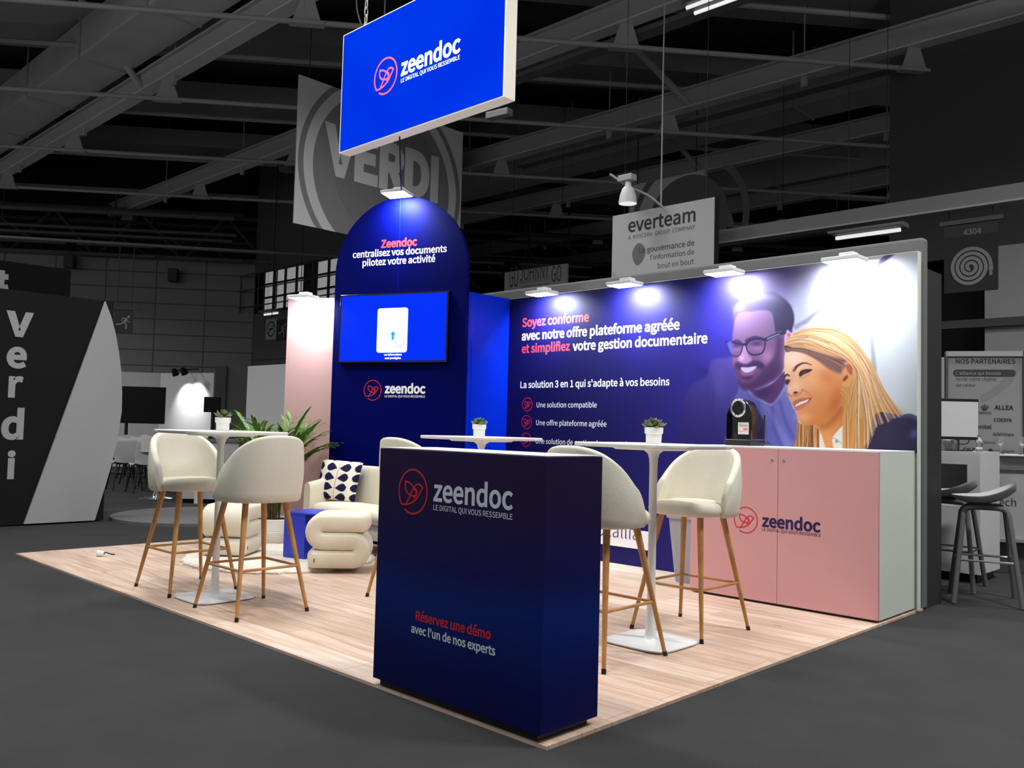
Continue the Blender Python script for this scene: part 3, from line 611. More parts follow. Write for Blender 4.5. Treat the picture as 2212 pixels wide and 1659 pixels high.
mb = MB(); l_ = TV.at(849, 697); mb.ribbon(TV, [(l_[0]-0.06, l_[1]-0.05), (l_[0]-0.06, l_[1]+0.05), (l_[0]-0.035, l_[1]+0.085), (l_[0]+0.035, l_[1]+0.085), (l_[0]+0.06, l_[1]+0.05), (l_[0]+0.06, l_[1]-0.05)], 0.012)
e_ = TV.at(823, 681); put_text(mb, TV, '€', (e_[0]-0.012, e_[1]), (e_[0]+0.024, e_[1]), 0, 1, 0.0012); mb.build('padlock_outline', pale_e, scr, normals=False)
text(TV, 'vos informations', (829, 768), (868, 768), white_e, scr, .01); text(TV, 'sont protégées', (831, 775.5), (866, 775.5), white_e, scr, .01)

# ---- flood lamps
def flood(p, nrm, label, power, tilt=0.62):
    """p: centre of the lit face; nrm: direction from the lamp to the wall"""
    nrm = Vector(nrm).normalized(); dn = (nrm*tilt+Vector((0, 0, -1))).normalized(); side_ = nrm.cross(Vector((0, 0, 1))).normalized()
    fwd = side_.cross(dn); R = Matrix((side_, fwd, dn)).transposed()
    t = thing('flood_lamp', p, label, 'lamp', 'white flood lamps along the top of the stand walls')
    mb = MB(); mb.box(Vector(p)-dn*0.016, (0.27, 0.19, 0.03), M=R); mb.box(Vector(p)-dn*0.045+side_*0.03, (0.11, 0.09, 0.035), M=R); mb.build('housing', M['lampbody'], t, bevel=0.006)
    mb = MB(); mb.box(Vector(p), (0.25, 0.17, 0.004), M=R); mb.build('lens', M['lampglass'], t)
    w = Vector(p)+nrm*0.22; mb = MB(); mb.tube([Vector(p)-dn*0.04, Vector(p)-dn*0.05+nrm*0.12, Vector((w.x, w.y, p[2]+0.02)), Vector((w.x, w.y, p[2]-0.05))], 0.008); mb.build('arm', M['lampbody'], t, 40)
    area('flood_light', Vector(p)+dn*0.012, (nrm*0.95+Vector((0, 0, -1))).normalized(), 0.20, 0.10, power, 150, (0.86, 0.93, 1.0))
    return t
for px, py, lab in ((1170, 636.5, 'white flood lamp above the heading Soyez conforme'), (1349, 617, 'white flood lamp above the word gestion, second along the printed wall'),
                    (1564, 592, 'white flood lamp above the head of the printed man'), (1824, 566, 'white flood lamp above the head of the printed woman')):
    p = onY(px, py, YW+0.19); flood((p.x, p.y, p.z), (0, -1, 0), lab, 36, 0.0)
pf = ARCH.off(0.15); q_ = pf.at(655, 645); flood(pf.w(q_[0], q_[1]), -ARCH.n, 'white flood lamp on top of the pink wall', 16, 0.0)
q_ = pf.at(857, 421); flood(pf.w(q_[0], q_[1]), -ARCH.n, 'white flood lamp at the crown of the tall navy arch', 40, -0.08)

# ---- hanging lightbox
YS = -2.0; SG = Frame((4.41, YS, 0), (-1, 0, 0)); u0, zb = SG.at(733, 327); u1, _ = SG.at(1088, 210); zt = SG.at(741, 77)[1]; zb -= 0.02
sign = thing('hanging_lightbox_sign', SG.w((u0+u1)/2, zb, -0.05), 'blue illuminated company sign hanging from the roof above the stand', 'sign')
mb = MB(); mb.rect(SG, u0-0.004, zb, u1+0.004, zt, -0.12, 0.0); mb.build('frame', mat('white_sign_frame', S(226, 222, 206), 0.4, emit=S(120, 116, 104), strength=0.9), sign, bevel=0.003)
led = bpy.data.materials.new('lit_blue_sign_face'); led.use_nodes = True; nt = led.node_tree; bs = nt.nodes['Principled BSDF']
tc = nt.nodes.new('ShaderNodeTexCoord'); no = nt.nodes.new('ShaderNodeTexNoise'); no.inputs['Scale'].default_value = 0.7; nt.links.new(tc.outputs['Object'], no.inputs['Vector'])
rp = nt.nodes.new('ShaderNodeValToRGB'); rp.color_ramp.elements[0].position = 0.35; rp.color_ramp.elements[0].color = S(0, 50, 228); rp.color_ramp.elements[1].position = 0.7; rp.color_ramp.elements[1].color = S(0, 62, 246)
nt.links.new(no.outputs['Fac'], rp.inputs['Fac']); nt.links.new(rp.outputs['Color'], bs.inputs['Emission Color']); bs.inputs['Emission Strength'].default_value = 1.0
bs.inputs['Base Color'].default_value = S(0, 2, 20); bs.inputs['Roughness'].default_value = 0.8; bs.inputs['Specular IOR Level'].default_value = 0.0
mb = MB(); mb.rect(SG, u0+0.012, zb+0.012, u1-0.012, zt-0.012, 0.0, 0.003); face_ = mb.build('lit_face', led, sign)
SGT = SG.off(0.0035); wl = mat('lit_white_sign_letters', S(240), 0.4, emit=S(252), strength=1.1); rl = mat('lit_coral_sign_letters', S(230, 60, 90), 0.4, emit=S(255, 78, 110), strength=1.0)
def slanted(fr, s, p0, p1, m, parent, bold, nm): text(fr, s, p0, p1, m, parent, bold, name=nm)
c_ = SGT.at(833, 164); e_ = SGT.at(833, 126.5); logo(SGT, c_[0], c_[1], abs(e_[1]-c_[1]), rl, face_, 0.1)
text(SGT, 'zeendoc', (866, 158.5), (994.5, 116), wl, face_, .013, name='logotype'); text(SGT, 'LE DIGITAL QUI VOUS RESSEMBLE', (866, 176), (993, 130.5), wl, face_, .005, name='slogan')
mb = MB(); cx = SG.at(778, 60)[0]; cp = SG.w(cx, zt, -0.06)
for i in range(18):
    z = zt+0.02+i*0.07
    if z > 6.0: break
    a = i % 2; mb.tube([cp+Vector((0.016*math.cos(t) if a else 0, 0 if a else 0.016*math.cos(t), z-zt+0.045*math.sin(t))) for t in [2*math.pi*j/12 for j in range(12)]], 0.005, 6, True)
mb.build('chain', M['steel'], sign, 50)
for uu in (cx, u1-0.3): mb = MB(); mb.cyl(SG.w(uu, zt+(1.2 if uu == cx else 0), -0.06), SG.w(uu, 7.5, -0.06), 0.006, n=8); mb.build('suspension_wire', M['cable'], sign)
mb = MB(); a_ = SG.w(SG.at(818, 60)[0], zt, -0.06); mb.cyl(a_, a_+Vector((0, 0, 3.0)), 0.007, n=8)
lo_ = [cp+Vector((0.0, 0.05, 0.02)), cp+Vector((0.08, 0.05, 0.22)), cp+Vector((0.07, 0.05, 0.45)), cp+Vector((0, 0.04, 0.62))]; mb.tube(smooth_pts([tuple(v) for v in lo_], 6), 0.007)
mb.build('power_cable', M['cable'], sign, 50)
mb = MB(); a_ = SG.w(SG.at(851, 300)[0], zb, -0.06); q2 = ARCH.w(ARCH.at(866, 422)[0], 3.47, -0.02)
mb.tube([a_+(q2-a_)*t+Vector((0, 0, -0.05*math.sin(math.pi*t))) for t in [i/16 for i in range(17)]], 0.007)
tag(mb.build('power_cable', M['cable'], None, 50), 'thin black cable running from the hanging blue sign down to the arch', 'cable')
# ================================================================== FURNITURE OF THE STAND
# ---- reception counter at the corner
FC = Frame((1.0165, 0.0, 0), (-1, 0, 0))
cx0, cx1, cy0, cy1, chh = -0.0115, 1.0165, 0.019, -0.3276, 1.077
ct = thing('reception_counter', ((cx0+cx1)/2, (cy0+cy1)/2, 0), 'dark blue reception counter with a coral company logo at the corner of the wooden floor', 'counter')
mb = MB(); mb.boxf((cx0+0.03, cy1+0.03, 0.0), (cx1-0.03, cy0-0.02, 0.03)); mb.build('plinth', M['black'], ct)
cg = bpy.data.materials.new('counter_print_sheen'); cg.use_nodes = True; nt = cg.node_tree; bs = nt.nodes['Principled BSDF']
tc = nt.nodes.new('ShaderNodeTexCoord'); sp = nt.nodes.new('ShaderNodeSeparateXYZ'); nt.links.new(tc.outputs['Object'], sp.inputs[0])
no = nt.nodes.new('ShaderNodeTexNoise'); no.inputs['Scale'].default_value = 0.9; nt.links.new(tc.outputs['Object'], no.inputs['Vector'])
ad = nt.nodes.new('ShaderNodeMath'); ad.operation = 'MULTIPLY_ADD'; ad.inputs[1].default_value = 0.25; nt.links.new(no.outputs['Fac'], ad.inputs[0]); nt.links.new(sp.outputs['Z'], ad.inputs[2])
rp = nt.nodes.new('ShaderNodeValToRGB'); e = rp.color_ramp.elements
e[0].position = 0.0; e[0].color = S(4, 6, 66); e[1].position = 1.0; e[1].color = S(34, 16, 62)
for p_, c_ in ((0.28, S(3, 12, 84)), (0.55, S(0, 34, 112)), (0.70, S(14, 18, 84)), (0.88, S(26, 16, 74))):  # middle stop paints a teal reflection band into the printed gradient
    q_ = e.new(p_); q_.color = c_
nt.links.new(ad.outputs[0], rp.inputs['Fac']); nt.links.new(rp.outputs['Color'], bs.inputs['Base Color']); bs.inputs['Roughness'].default_value = 0.45; bs.inputs['Specular IOR Level'].default_value = 0.2
mb = MB(); mb.boxf((cx0, cy1, 0.03), (cx1, cy0, chh-0.002)); mb.build('body', cg, ct, bevel=0.002)
mb = MB(); mb.boxf((cx0+0.004, cy1+0.004, chh), (cx1-0.004, cy0-0.004, chh+0.003)); mb.build('worktop_sheet', M['white'], ct)
FT = Frame((1.0165, cy0+0.0005, 0), (-1, 0, 0)); whg = mat('grey_white_print', S(206, 216, 224), 0.45)
zeendoc(FT, (892, 1062), 47.5, (936, 1087), (1108, 1094), (936, 1104), (1107, 1120), M['print_crimson'], whg, ct, 0.010)
text(FT, 'Réservez une démo', (898, 1341), (1060, 1379), M['print_crimson'], ct, .012); text(FT, "avec l'un de nos experts", (888, 1371), (1070, 1410), whg, ct, .011)

# ---- bar tables
def make_table():
    t = thing('bar_table', (0, 0, 0), 'x', 'table', 'white bar tables on the stand')
    mb = MB(); mb.squircle([(0.30, 0.30, 1.092), (0.345, 0.345, 1.094), (0.35, 0.35, 1.10), (0.35, 0.35, 1.112), (0.346, 0.346, 1.116), (0.0, 0.0, 1.116)], (0, 0, 0), 7, 72)
    mb.build('table_top', M['white'], t, 40)
    mb = MB(); mb.squircle([(0.17, 0.17, 1.08), (0.19, 0.19, 1.093)], (0, 0, 0), 7, 48); mb.build('top_plate', M['white_metal'], t, 40)
    mb = MB(); mb.lathe([(0.06, 0.014), (0.042, 0.022), (0.031, 0.045), (0.026, 0.09), (0.0225, 0.3), (0.0225, 0.98), (0.025, 1.03), (0.034, 1.06), (0.055, 1.076), (0.09, 1.082)], n=32); mb.build('column', M['white_metal'], t, 50)
    mb = MB(); mb.squircle([(0.205, 0.205, 0.004), (0.215, 0.215, 0.006), (0.215, 0.215, 0.014), (0.20, 0.20, 0.018), (0.10, 0.10, 0.022), (0.03, 0.03, 0.024)], (0, 0, 0), 5, 64); mb.build('foot_plate', M['white_metal'], t, 40)
    mb = MB(); mb.squircle([(0.19, 0.19, 0.0), (0.19, 0.19, 0.005)], (0, 0, 0), 5, 48); mb.build('rubber_foot', M['black'], t)
    return t
tab = make_table(); TABS = [(3.28, -0.375, 'white bar table between two cream stools over the long open edge of the floor'), (0.64, -1.63, 'white bar table standing before the pink cabinet'), (2.38, -1.95, 'white bar table half hidden behind the dark blue counter')]
for i, (x, y, lab) in enumerate(TABS):
    t = tab if i == 0 else copy_tree(tab); t.location = (x, y, 0); t['label'] = lab

# ---- bar stools
def make_stool():
    t = thing('bar_stool', (0, 0, 0), 'x', 'stool', 'cream boucle bar stools')
    mb = MB(); mb.squircle([(0.12, 0.11, 0.688), (0.19, 0.18, 0.69), (0.226, 0.216, 0.70), (0.235, 0.226, 0.722), (0.230, 0.222, 0.748), (0.21, 0.204, 0.766), (0.13, 0.13, 0.777), (0.0, 0.0, 0.78)], (0, 0.02, 0), 2.9, 56)
    mb.build('seat', M['boucle'], t, 60)
    R = []; N = 64
    for i in range(N+1):
        s_ = -1+2*i/N; ph = math.radians(104)*s_; e = 2/2.5
        sx, cx = math.sin(ph), -math.cos(ph)
        dx = math.copysign(abs(sx)**e, sx); dy = math.copysign(abs(cx)**e, cx)
        ax, ay = 0.254*dx, -0.012+0.243*dy
        nx, ny = dx/0.254, dy/0.243; l = math.hypot(nx, ny); nx, ny = nx/l, ny/l
        a = abs(s_); zt = 0.735+0.365*max(0.0, 1-a**2.15)**0.62; z0 = 0.688; th = 0.046*(1-0.25*a**6)
        ring = []
        for k in range(9):
            z = z0+0.012+(zt-0.03-z0)*k/8; lean = 0.035*((z-0.69)/0.4)**1.3*max(0, -dy); o = 0.012*math.sin(math.pi*k/8)
            ring.append((ax+nx*o, ay+ny*o-lean, z))
        for k in range(1, 6):
            an = math.pi*k/6; z = zt-0.018+0.02*math.sin(an); lean = 0.035*((zt-0.69)/0.4)**1.3*max(0, -dy)
            m = th*(1-math.cos(an))/2; ring.append((ax-nx*m, ay-ny*m-lean, z))
        for k in range(9):
            z = zt-0.02-(zt-0.03-z0)*k/8; lean = 0.035*(max(0, z-0.69)/0.4)**1.3*max(0, -dy); ring.append((ax-nx*th, ay-ny*th-lean, z))
        ring.append((ax-nx*th*0.8, ay-ny*th*0.8, z0)); ring.append((ax-nx*th*0.25, ay-ny*th*0.25, z0))
        R.append(ring)
    mb = MB(); mb.rings(R); mb.build('backrest', M['boucle'], t, 75)
    tops = {}; 
    for sx in (-1, 1):
        for sy in (-1, 1):
            a = Vector((sx*0.135, 0.01+sy*0.125, 0.69)); b_ = Vector((sx*0.24, 0.01+sy*0.262, 0.012)); tops[(sx, sy)] = (a, b_)
            mb = MB(); mb.cyl(a, b_, 0.0195, 0.0105, 14); lg = mb.build('leg', M['leg'], t, 40)
            mb = MB(); d = (b_-a).normalized(); mb.cyl(b_-d*0.012, b_+d*0.0125, 0.0125, 0.0125, 12); mb.build('foot_cap', M['black'], lg, 40)
    P = {k: a+(b_-a)*0.60 for k, (a, b_) in tops.items()}
    for k1, k2 in (((-1, -1), (1, -1)), ((-1, 1), (1, 1)), ((-1, -1), (-1, 1)), ((1, -1), (1, 1))):
        mb = MB(); mb.cyl(P[k1], P[k2], 0.0085, n=10); mb.build('stretcher', M['leg'], t, 40)
    return t
st = make_stool(); R_ = math.radians
STOOLS = [(3.725, -0.385, 90, 'cream bar stool showing its open seat, before the grey podium at the far bar table'),
          (2.785, -0.37, -90, 'cream bar stool seen from behind in front of the potted palm'),
          (0.672, -2.10, 0, 'cream bar stool facing out in front of the pink cabinet'),
          (0.66, -1.175, 180, 'cream bar stool seen from behind, partly hidden by the dark blue counter edge'),
          (2.44, -1.44, 180, 'cream bar stool whose back peeks over the counter below the television')]
for i, (x, y, a, lab) in enumerate(STOOLS):
    t = st if i == 0 else copy_tree(st); t.location = (x, y, 0); t.rotation_euler = (0, 0, R_(a)); t['label'] = lab

# ---- succulents in white pots
def succulent(x, y, z, s, seed, leafm, n, label):
    rr = random.Random(seed); t = thing('potted_succulent', (x, y, z), label, 'plant', 'potted succulents on the bar tables')
    mb = MB(); mb.lathe([(0.0, 0.0), (0.040*s, 0.0), (0.044*s, 0.004*s), (0.046*s, 0.05*s), (0.047*s, 0.056*s), (0.053*s, 0.06*s), (0.0545*s, 0.092*s), (0.052*s, 0.094*s), (0.050*s, 0.09*s), (0.048*s, 0.082*s), (0.0, 0.08*s)], (x, y, z), 40)
    mb.build('pot', M['pot'], t, 35)
    mb = MB(); mb.lathe([(0.0, 0.0), (0.048*s, 0.0), (0.0, 0.004*s)], (x, y, z+0.0815*s), 24); mb.build('soil', M['soil'], t)
    mb = MB()
    for i in range(n):
        f = i/n; an = i*2.39996+rr.uniform(-.2, .2); el = R_(8+74*f+rr.uniform(-8, 8)); L = s*(0.062-0.024*f)*rr.uniform(.85, 1.15); w = L*0.30
        base = Vector((x+0.018*s*(1-f)*math.cos(an), y+0.018*s*(1-f)*math.sin(an), z+s*(0.086+0.024*f)))
        d = Vector((math.cos(an)*math.cos(el), math.sin(an)*math.cos(el), math.sin(el))); sd = Vector((-math.sin(an), math.cos(an), 0)); up = sd.cross(d)*-1
        rings = []
        for k in range(7):
            u_ = k/6; ww = w*(math.sin(math.pi*min(1, 0.12+u_*0.88))**0.8)*(0.6+0.6*u_)+0.0005; hh = 0.22*ww+0.001; p = base+d*L*u_+Vector((0, 0, L*0.25*u_*u_*(1-f)))
            rings.append([p+sd*ww*math.cos(a)+up*hh*math.sin(a) for a in [2*math.pi*j/8 for j in range(8)]])
        mb.rings(rings)
    mb.build('leaves', leafm, t, 60); return t
for (px, py, s, ti, sd, lm, n, lab) in ((481, 924, 0.95, 0, 3, M['leaf2'], 20, 'small leaning succulent in a white pot on the bar table by the lettered black wall'),
                                    (1035, 938, 0.95, 2, 5, M['leaf'], 24, 'small bright green succulent in a white pot before the blue door'),
                                    (1412, 951, 0.98, 1, 8, M['leaf2'], 46, 'bushy rosette succulent in a white pot beside the coffee machine')):
    tx, ty, _ = TABS[ti]; p = onY(px, py, ty) if False else None
    d = ray(px, py); k = ((Vector((tx, ty, 0))-CAM).dot(FH))/d.dot(FH); p = CAM+d*k; p.z = 1.116
    succulent(p.x, p.y, 1.116, s, sd, lm, n, lab)

# ---- rug, poufs, side table, sofa, cushion, palm
mb = MB(); cxr, cyr = 4.50, -1.62
ring = [(cxr+(0.80+0.02*math.sin(i*5.1)+random.uniform(-.014, .014))*math.cos(2*math.pi*i/140), cyr+(0.80+0.02*math.sin(i*3.7)+random.uniform(-.014, .014))*math.sin(2*math.pi*i/140)) for i in range(140)]
R = []
for sc, z in ((1.0, 0.001), (1.004, 0.012), (0.985, 0.024), (0.94, 0.028), (0.7, 0.03), (0.35, 0.03), (0.02, 0.031)):
    R.append([(cxr+(x-cxr)*sc, cyr+(y-cyr)*sc, z+random.uniform(0, .004 if 0.02 < z else 0)) for x, y in ring])
mb.rings(R); tag(mb.build('rug', M['rug'], None, 60), 'round ivory fluffy rug under the poufs and blue side table', 'rug')

def pouf(loc, rz, label, m, clear):
    """a thick upholstered band folded into an S, seen from its side"""
    t = thing('pouf', loc, label, 'pouf', 'ivory S-shaped poufs', rz)
    h = 0.150; W = 0.40; xr = 0.145; path = []
    z1, z2, z3 = 0.435-h/2, 0.2175, h/2; rr1 = (z1-z2)/2
    path += [(x, z1) for x in np.linspace(0.185, -xr+0.03, 7)]
    path += [(-xr+0.03-rr1*1.0*math.sin(a), (z1+z2)/2+rr1*math.cos(a)) for a in np.linspace(0.2, math.pi-0.2, 11)]
    path += [(x, z2) for x in np.linspace(-xr+0.03, xr-0.03, 7)]
    path += [(xr-0.03+rr1*math.sin(a), (z2+z3)/2+rr1*math.cos(a)) for a in np.linspace(0.2, math.pi-0.2, 11)]
    path += [(x, z3) for x in np.linspace(xr-0.03, -0.185, 7)]
    R = []; n = len(path); hw = W/2; th = h/2*0.985
    for i, (x, z) in enumerate(path):
        x0, z0 = path[max(i-1, 0)]; x1, z1_ = path[min(i+1, n-1)]; tx, tz = x1-x0, z1_-z0; l = math.hypot(tx, tz); nx, nz = -tz/l, tx/l
        endf = 1.0
        ring = []
        for k in range(28):
            a = 2*math.pi*k/28; cc, ss_ = math.cos(a), math.sin(a); yy = hw*math.copysign(abs(cc)**0.24, cc); q = th*math.copysign(abs(ss_)**0.36, ss_)
            if abs(yy) > hw*0.9: q *= 0.9
            ring.append((x+nx*q, yy, z+nz*q))
        R.append(ring)
    def endcap(ring, nxt):
        c = Vector(np.mean(np.array(ring), 0)); d = (c-Vector(np.mean(np.array(nxt), 0))).normalized()
        return [[tuple(c+(Vector(p)-c)*s+d*dd) for p in ring] for s, dd in ((0.93, 0.022), (0.75, 0.045), (0.4, 0.06))]
    R = endcap(R[0], R[1])[::-1]+R+endcap(R[-1], R[-2])
    mb = MB(); mb.rings(R); mb.build('folded_cushion', m, t, 70, local=True)
    mb = MB(); mb.box((-0.175, -hw-0.003, 0.07), (0.006, 0.004, 0.03)); mb.build('fabric_tag', M['black'], t, local=True)
    return t
p1 = (onZ(680, 1240, 0)+onZ(772, 1241, 0))/2; a1 = math.atan2((onZ(772, 1241, 0)-onZ(680, 1240, 0)).y, (onZ(772, 1241, 0)-onZ(680, 1240, 0)).x)
c1 = p1+Vector((math.cos(a1+math.pi/2), math.sin(a1+math.pi/2), 0))*0.20
pouf((c1.x, c1.y, 0.036), a1, 'ivory pouf showing its S-shaped folds beside the dark blue counter', M['boucle2'], 0)
pouf((4.84, -1.34, 0.036), R_(-50), 'ivory pouf showing its smooth back behind the far bar table', M['boucle2'], 0)

t0 = onZ(611, 1204, 0.03); t1 = onZ(656, 1209, 0.03); td = (t1-t0); td.z = 0; td.normalize(); tn = Vector((td.y, -td.x, 0))
if tn.dot(RH) < 0 and tn.dot(FH) < 0: tn = -tn
if tn.dot(FH) < 0: tn = -tn
bt = thing('side_table', (t0.x, t0.y, 0.034), 'cobalt blue lacquered side table behind the S-shaped pouf', 'side table')
P_ = lambda a, b: ((t0+td*a+tn*b).x, (t0+td*a+tn*b).y)
mb = MB(); mb.slab([P_(-0.005, -0.005), P_(0.56, -0.005), P_(0.56, 0.36), P_(-0.005, 0.36)], 0.408, 0.42); mb.build('table_top', M['blue_table'], bt, bevel=0.002)
L1 = (t1-t0).length; mb = MB(); mb.slab([P_(0, 0), P_(L1, 0), P_(L1, 0.012), P_(0, 0.012)], 0.036, 0.408); mb.build('front_panel', M['blue_table'], bt, bevel=0.001)
mb = MB(); mb.slab([P_(L1-0.012, 0.012), P_(L1, 0.012), P_(L1, 0.34), P_(L1-0.012, 0.34)], 0.036, 0.408); mb.build('cross_panel', M['blue_table'], bt, bevel=0.001)
mb = MB(); mb.slab([P_(L1, 0.33), P_(0.55, 0.33), P_(0.55, 0.342), P_(L1, 0.342)], 0.036, 0.408); mb.build('back_panel', M['blue_table'], bt, bevel=0.001)

sf = thing('sofa', (4.35, -2.45, 0), 'cream boucle sofa set against the tall navy arch', 'sofa')
def cushion_box(mb, a, b, r=0.06, e=0.5, n=36):
    """soft box: superellipse plan, rounded edges"""
    cx, cy = (a[0]+b[0])/2, (a[1]+b[1])/2; hx, hy = (b[0]-a[0])/2, (b[1]-a[1])/2; z0, z1 = a[2], b[2]; R = []
    for f, z in ((0.0, z0), (r*0.3, z0), (0.0, z0)): pass
    prof = [(r*1.0, z0), (r*0.35, z0+r*0.25), (0, z0+r), (0, z1-r), (r*0.3, z1-r*0.3), (r, z1), (min(hx, hy)*0.8, z1+0.008)]
    for ins, z in prof:
        ring = []
        for i in range(n*2):
            t = 2*math.pi*i/(n*2); ct_, st_ = math.cos(t), math.sin(t)
            ring.append((cx+(hx-ins)*math.copysign(abs(ct_)**0.22, ct_), cy+(hy-ins)*math.copysign(abs(st_)**0.22, st_), z))
        R.append(ring)
    mb.rings(R); return mb
mb = MB(); cushion_box(mb, (3.62, -2.74, 0.15), (5.04, -2.25, 0.30), 0.03); mb.build('base', M['boucle2'], sf, 60)
mb = MB(); cushion_box(mb, (3.70, -2.64, 0.30), (4.98, -2.19, 0.43), 0.055); mb.build('seat_cushion', M['boucle2'], sf, 60)
# curved back and arms in one upholstered shell
R = []
for i in range(61):
    s_ = -1+2*i/60; 
    if abs(s_) < 0.62: x = 4.33-0.62*s_/0.62; y = -2.70; nx, ny = 0, -1
    else:
        a = (abs(s_)-0.62)/0.38; ang = a*math.pi/2*1.0; k = math.copysign(1, s_)
        x = 4.33-k*(0.62+0.11*math.sin(min(ang*1.6, math.pi/2))); y = -2.70+0.12*(1-math.cos(min(ang*1.6, math.pi/2)))+max(0, a-0.62)*0.95; 
        nx, ny = -k*math.sin(min(ang*1.6, math.pi/2)), -math.cos(min(ang*1.6, math.pi/2))
    zt = 0.78-0.17*max(0, (abs(s_)-0.55)/0.45)**1.4; th = 0.055; ring = []
    for k in range(20):
        a = 2*math.pi*k/20; cc, ss_ = math.cos(a), math.sin(a)
        q = th*math.copysign(abs(cc)**0.7, cc); z = (0.16+zt)/2+(zt-0.16)/2*math.copysign(abs(ss_)**0.35, ss_)
        ring.append((x+nx*q, y+ny*q*0.8, z))
    R.append(ring)
mb = MB(); mb.rings(R); mb.build('backrest', M['boucle2'], sf, 70)
for x in (3.72, 4.94):
    for y in (-2.66, -2.32):
        mb = MB(); mb.cyl((x, y, 0.16), (x, y, 0.0), 0.022, 0.014, 14); mb.build('leg', M['black'], sf, 40)
# patterned cushion
uo = (onY(776, 1073, -2.50)-onY(678, 1073, -2.47)); uo.z = 0
cu_c = onY(724, 1072, -2.44); CF = Frame((cu_c.x, cu_c.y, 0), Vector((-0.93, -0.36, 0)))
cs = thing('cushion', (cu_c.x, cu_c.y, 0.43), 'square cushion with navy leaves and a red stem leaning on the sofa', 'cushion')
def cush(uu, vv, side):
    puff = 0.062*(max(0, 1-abs(uu)**2.6)*max(0, 1-abs(vv)**2.6))**0.55
    pin = 1-0.05*(1-abs(uu)**2) if abs(vv) > abs(uu) else 1-0.05*(1-abs(vv)**2)
    tilt = (vv+1)*0.5*0.10
    return CF.w(uu*0.235*pin+0.010*vv, 0.445+(vv+1)*0.188*(0.97+0.03*pin)+0.008*(uu*-1), side*puff-tilt+0.0)
ng = 90; gu = np.linspace(-1, 1, ng+1); V = []; Fq = []; colr = []
for j in gu:
    for i in gu:
        V.append(tuple(cush(i, j, 1)))
        c = (238, 232, 214); e_ = 0
        for row in range(-1, 5):
            vc = -0.88+row*0.50
            for sgn in (-1, 1):
                for col0 in (0, 1):
                    du = sgn*i if col0 == 0 else 1.37-sgn*i
                    lx, ly = du-0.05, j-vc; ct_, st_ = math.cos(0.16), math.sin(0.16); xr, yr = lx*ct_+ly*st_, -lx*st_+ly*ct_
                    L_ = 0.56
                    if 0 < xr < L_ and abs(yr) < 0.205*math.sin(math.pi*(xr/L_)**1.7)**0.65: c = (26, 18, 62)
        if abs(i-0.02+0.0) < 0.014: c = (206, 34, 40)
        colr += [lin(c[0]), lin(c[1]), lin(c[2]), 1.0]
for j in range(ng):
    for i in range(ng): a = j*(ng+1)+i; Fq.append((a, a+1, a+ng+2, a+ng+1))
mb = MB(); mb.add(V, Fq); cov = mb.build('printed_cover', vcol('leaf_print_fabric', 0.8, 0.2), cs, 60, normals=False)
ca = cov.data.color_attributes.new('print', 'FLOAT_COLOR', 'POINT'); ca.data.foreach_set('color', colr)
mb = MB(); gb = np.linspace(-1, 1, 25); mb.add([tuple(cush(i, j, -1)) for j in gb for i in gb], [(j*25+i, (j+1)*25+i, (j+1)*25+i+1, j*25+i+1) for j in range(24) for i in range(24)])
mb.build('back_cover', M['print_navy'], cs, 60, normals=False)

# palm in a white planter
pp_ = onZ(590, 1171, 0); pl = thing('potted_palm', (pp_.x, pp_.y, 0), 'potted palm with arching fronds before the pink wall', 'plant')
mb = MB(); mb.lathe([(0.0, 0), (0.165, 0.0), (0.185, 0.03), (0.20, 0.115), (0.196, 0.12), (0.20, 0.125), (0.205, 0.235), (0.195, 0.24), (0.188, 0.225), (0.0, 0.22)], (pp_.x, pp_.y, 0), 48); mb.build('planter', M['pot'], pl, 35)
mb = MB(); mb.lathe([(0.0, 0), (0.186, 0.0), (0.0, 0.01)], (pp_.x, pp_.y, 0.224), 32); mb.build('soil', M['soil'], pl)
mb = MB(); rr = random.Random(4); stems = []
def frond(base, az, el0, L, droop, nleaf, leaf_l, m_leaf, m_stem):
    P = []; p = Vector(base); el = el0; n = 16
    for k in range(n+1):
        P.append(p.copy()); d = Vector((math.cos(az)*math.cos(el), math.sin(az)*math.cos(el), math.sin(el))); p = p+d*(L/n); el -= droop/n*(0.3+1.6*k/n)
    m_stem.tube(P, [0.007*(1-0.8*k/n) for k in range(n+1)], 6)
    for k in range(nleaf):
        f = 0.42+0.58*k/(nleaf-1); i = min(int(f*n), n-1); q = P[i]+(P[i+1]-P[i])*(f*n-i); tdir = (P[i+1]-P[i]).normalized()
        sd = tdir.cross(Vector((0, 0, 1))).normalized()
        for sg in (-1, 1):
            a = R_(46-24*(k/nleaf)+rr.uniform(-8, 8)); ll = leaf_l*(0.75+0.5*math.sin(math.pi*(k+1)/(nleaf+1)))*rr.uniform(.85, 1.1)
            d = (tdir*math.cos(a)+sd*sg*math.sin(a)+Vector((0, 0, 0.12))).normalized(); wv = d.cross(Vector((0, 0, 1))).normalized()
            pts_l = []; pts_r = []; md = []; pos = q.copy(); dd = d.copy()
            for s_ in range(6):
                u_ = s_/5; w = 0.015*(math.sin(math.pi*(0.1+0.86*u_))**0.7)
                md.append(pos+Vector((0, 0, -0.003))); pts_l.append(pos+wv*w); pts_r.append(pos-wv*w); pos = pos+dd*ll/5; dd = (dd+Vector((0, 0, -0.16))).normalized()
            vs = pts_l+md+pts_r; m_leaf.add(vs, [(j, j+1, 7+j, 6+j) for j in range(5)]+[(6+j, 7+j, 13+j, 12+j) for j in range(5)])
lv, dry, sm = MB(), MB(), MB()
bz = Vector((pp_.x, pp_.y, 0.22))
